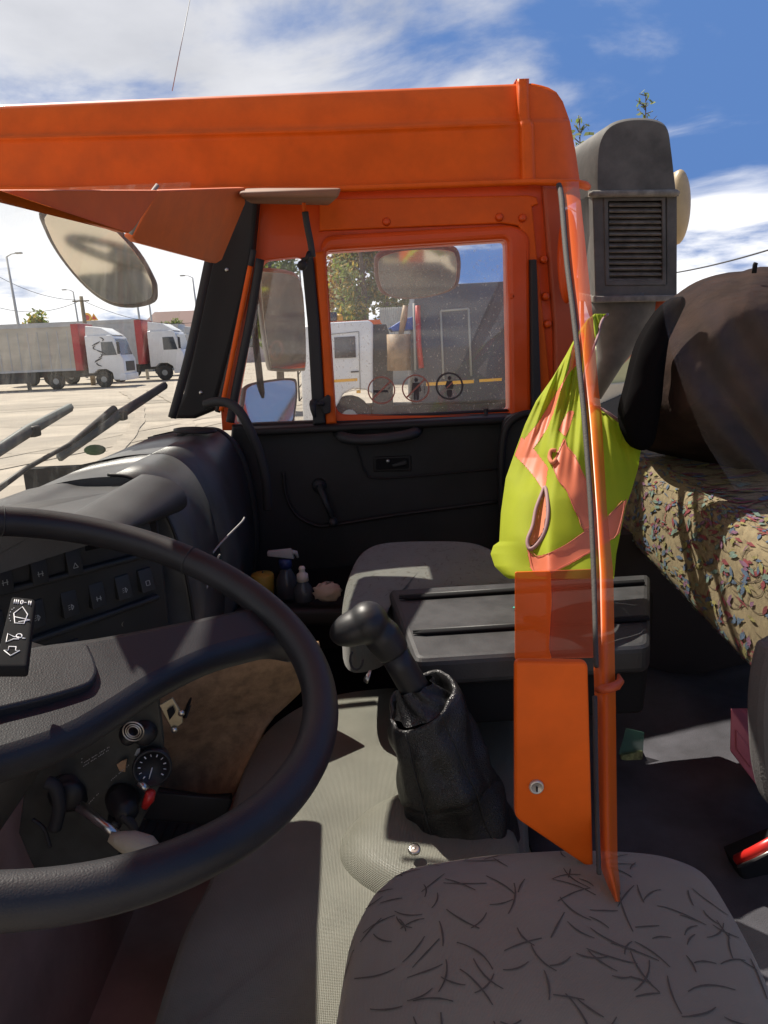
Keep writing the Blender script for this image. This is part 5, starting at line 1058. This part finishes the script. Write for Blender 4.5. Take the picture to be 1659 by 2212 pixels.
# ---- hi-vis vest
vz = lambda x, y: (1015 + x * .2977, 631 + y * .2977)
LB = [(158, 905), (200, 850), (300, 780), (450, 700), (620, 600), (790, 480), (960, 400), (1150, 330), (1350, 260), (1600, 225), (1810, 213), (1840, 170), (1900, 150), (1990, 180), (2060, 250), (2080, 285)]
RB = [(158, 1003), (180, 985), (230, 950), (330, 925), (470, 872), (600, 832), (740, 820), (790, 843), (850, 960), (950, 1100), (1040, 1200), (1090, 1250), (1150, 1240), (1280, 1220), (1350, 1200), (1450, 1170), (1560, 1130), (1760, 1090), (1900, 1062), (2040, 1050), (2080, 1045)]
def inpoly(x, y, pl):
    c = False; j = len(pl) - 1
    for i in range(len(pl)):
        if (pl[i][1] > y) != (pl[j][1] > y) and x < (pl[j][0] - pl[i][0]) * (y - pl[i][1]) / (pl[j][1] - pl[i][1]) + pl[i][0]: c = not c
        j = i
    return c
TAPES = [[(745, 395), (800, 295), (825, 300), (835, 330), (800, 500), (735, 570), (705, 610), (660, 700), (640, 760), (600, 890), (560, 990), (460, 1135), (390, 1070), (500, 940), (590, 790), (680, 640), (715, 560)],
 [(375, 1050), (460, 1135), (565, 1270), (548, 1400), (522, 1425), (460, 1330), (400, 1260), (325, 1185)],
 [(685, 1055), (700, 1110), (760, 1180), (830, 1330), (880, 1420), (905, 1500), (970, 1640), (830, 1740), (790, 1640), (760, 1590), (700, 1440), (640, 1370), (595, 1250), (630, 1170)],
 [(1140, 1500), (1085, 1750), (1000, 1810), (800, 1930), (690, 1990), (550, 2060), (480, 2060), (435, 1990), (415, 1860), (470, 1920), (560, 1900), (700, 1830), (830, 1740), (980, 1650), (1060, 1570)],
 [(715, 860), (755, 865), (715, 1000), (690, 1045), (640, 1000), (660, 960)]]
HOLE = [(545, 1415), (562, 1500), (566, 1620), (540, 1750), (480, 1840), (432, 1862), (418, 1800), (455, 1700), (478, 1580), (515, 1480)]
def vdepth(x, y):
    s_ = (x - 700) / 500
    f = .045 + .05 * s_ * s_ - .015 * math.cos((x - 560) / 170)
    fan = math.atan2(x - 860, y + 60)                       # folds fan out from the hook
    f += (.010 * math.sin(fan * 34) + .008 * math.sin(fan * 61 + 1) + .004 * math.sin(fan * 127)) * max(0, 1 - abs(y - 600) / 900)
    f += .010 * math.sin((x + y * .7) / 150) + .012 * noise.noise(V((x * .004, y * .004, 2)))
    f += .035 * (1 / (1 + math.exp((x - (560 - .05 * (y - 1400))) / 18)) ) * (1 if y > 1200 else max(0, (y - 800) / 400))  # back layer left of the armhole
    py_ = 631 + y * .2977
    return postY(max(py_, 660)) + .075 + f * .9
ny, nx = 250, 150; gridp = [[None] * nx for _ in range(ny)]; pix = {}
for i in range(ny):
    y = lerp(158, 2080, i / (ny - 1)); l, r = interp(y, LB), interp(y, RB)
    for j in range(nx):
        x = lerp(l, r, j / (nx - 1)); px, py = vz(x, y)
        edge = .02 * (abs(2 * j / (nx - 1) - 1) ** 8)
        gridp[i][j] = P(px, py, vdepth(x, y) + edge); pix[i, j] = (x, y)
parts = [MB() for _ in range(7)]; fs = [[] for _ in range(7)]
for i in range(ny - 1):
    for j in range(nx - 1):
        x = (pix[i, j][0] + pix[i + 1, j + 1][0]) / 2; y = (pix[i, j][1] + pix[i + 1, j + 1][1]) / 2
        k = 0
        if inpoly(x, y, HOLE): k = 6
        else:
            for q, tp in enumerate(TAPES):
                if inpoly(x, y, tp): k = q + 1
        fs[k].append((i * nx + j, i * nx + j + 1, (i + 1) * nx + j + 1, (i + 1) * nx + j))
flat_ = [p for r in gridp for p in r]
vt = thing('safety_vest', 'lime yellow safety vest with salmon reflective bands, hanging up', 'safety vest')
def sub_mesh(faces, off):
    ids = {}; mb = MB(); vs, ff = [], []
    for f in faces:
        q = []
        for i in f:
            if i not in ids: ids[i] = len(vs); vs.append(flat_[i] + V((0, -off, 0)))
            q.append(ids[i])
        ff.append(tuple(q))
    return mb.add(vs, ff)
allf = fs[0]
sub_mesh(allf, 0).build('fabric', M['yellow'], vt)
for k in range(1, 6): sub_mesh(fs[k], .0018).build('reflective_band', M['tape'], vt)
sub_mesh(fs[6], -.012).build('armhole_lining', M['lining'], vt)
def vp(x, y, o=.004): return P(*vz(x, y), vdepth(x, y) - o)
hp_ = smooth_path(HOLE, 5, True); MB().tube([vp(x, y) for x, y in hp_], .0035, 6, closed=True).build('piping', M['piping'], vt)
MB().tube([vp(x, y, .002) for x, y in smooth_path([(1000, 160), (955, 215), (925, 330), (872, 470), (832, 600), (820, 740), (843, 790), (960, 850), (1100, 950), (1200, 1040), (1250, 1090)], 5)], .0032, 6).build('piping', M['piping'], vt)
MB().tube([vp(x, y, .006) for x, y in smooth_path([(625, 1150), (590, 1150), (578, 1200), (600, 1240), (628, 1215)], 5)], .004, 6).build('hanging_loop', M['lining'], vt)
for k in (3, 4):   # stitched edges on the two wide bands
    tp = TAPES[k - 1]; MB().tube([vp(x, y, .0028) for x, y in smooth_path([tuple((V((*p, 0)) * .95 + V((sum(a[0] for a in tp) / len(tp), sum(a[1] for a in tp) / len(tp), 0)) * .05))[:2] for p in tp], 3, True)], .0006, 5, closed=True).build('stitching', mat('stitch', (.55, .14, .08), .7), vt)
# ================================================================== origins at the base of each thing
bpy.context.view_layer.update()
for o in [o for o in S.objects if o.parent is None and o.type in ('EMPTY', 'MESH')]:
    if o.type == 'MESH':
        vs = [v.co.copy() for v in o.data.vertices]
    else:
        vs = []
        for c in o.children_recursive:
            if c.type == 'MESH': vs += [v.co for v in c.data.vertices]
    if not vs: continue
    lo = V([min(v[i] for v in vs) for i in range(3)]); hi = V([max(v[i] for v in vs) for i in range(3)])
    b = V(((lo.x + hi.x) / 2, (lo.y + hi.y) / 2, lo.z))
    if o.type == 'MESH':
        if o.get('kind') == 'structure': continue
        o.data.transform(Matrix.Translation(-b)); o.location = b
    else:
        o.location = b
        for c in o.children: c.location = -b
print('OBJECTS', len(S.objects))
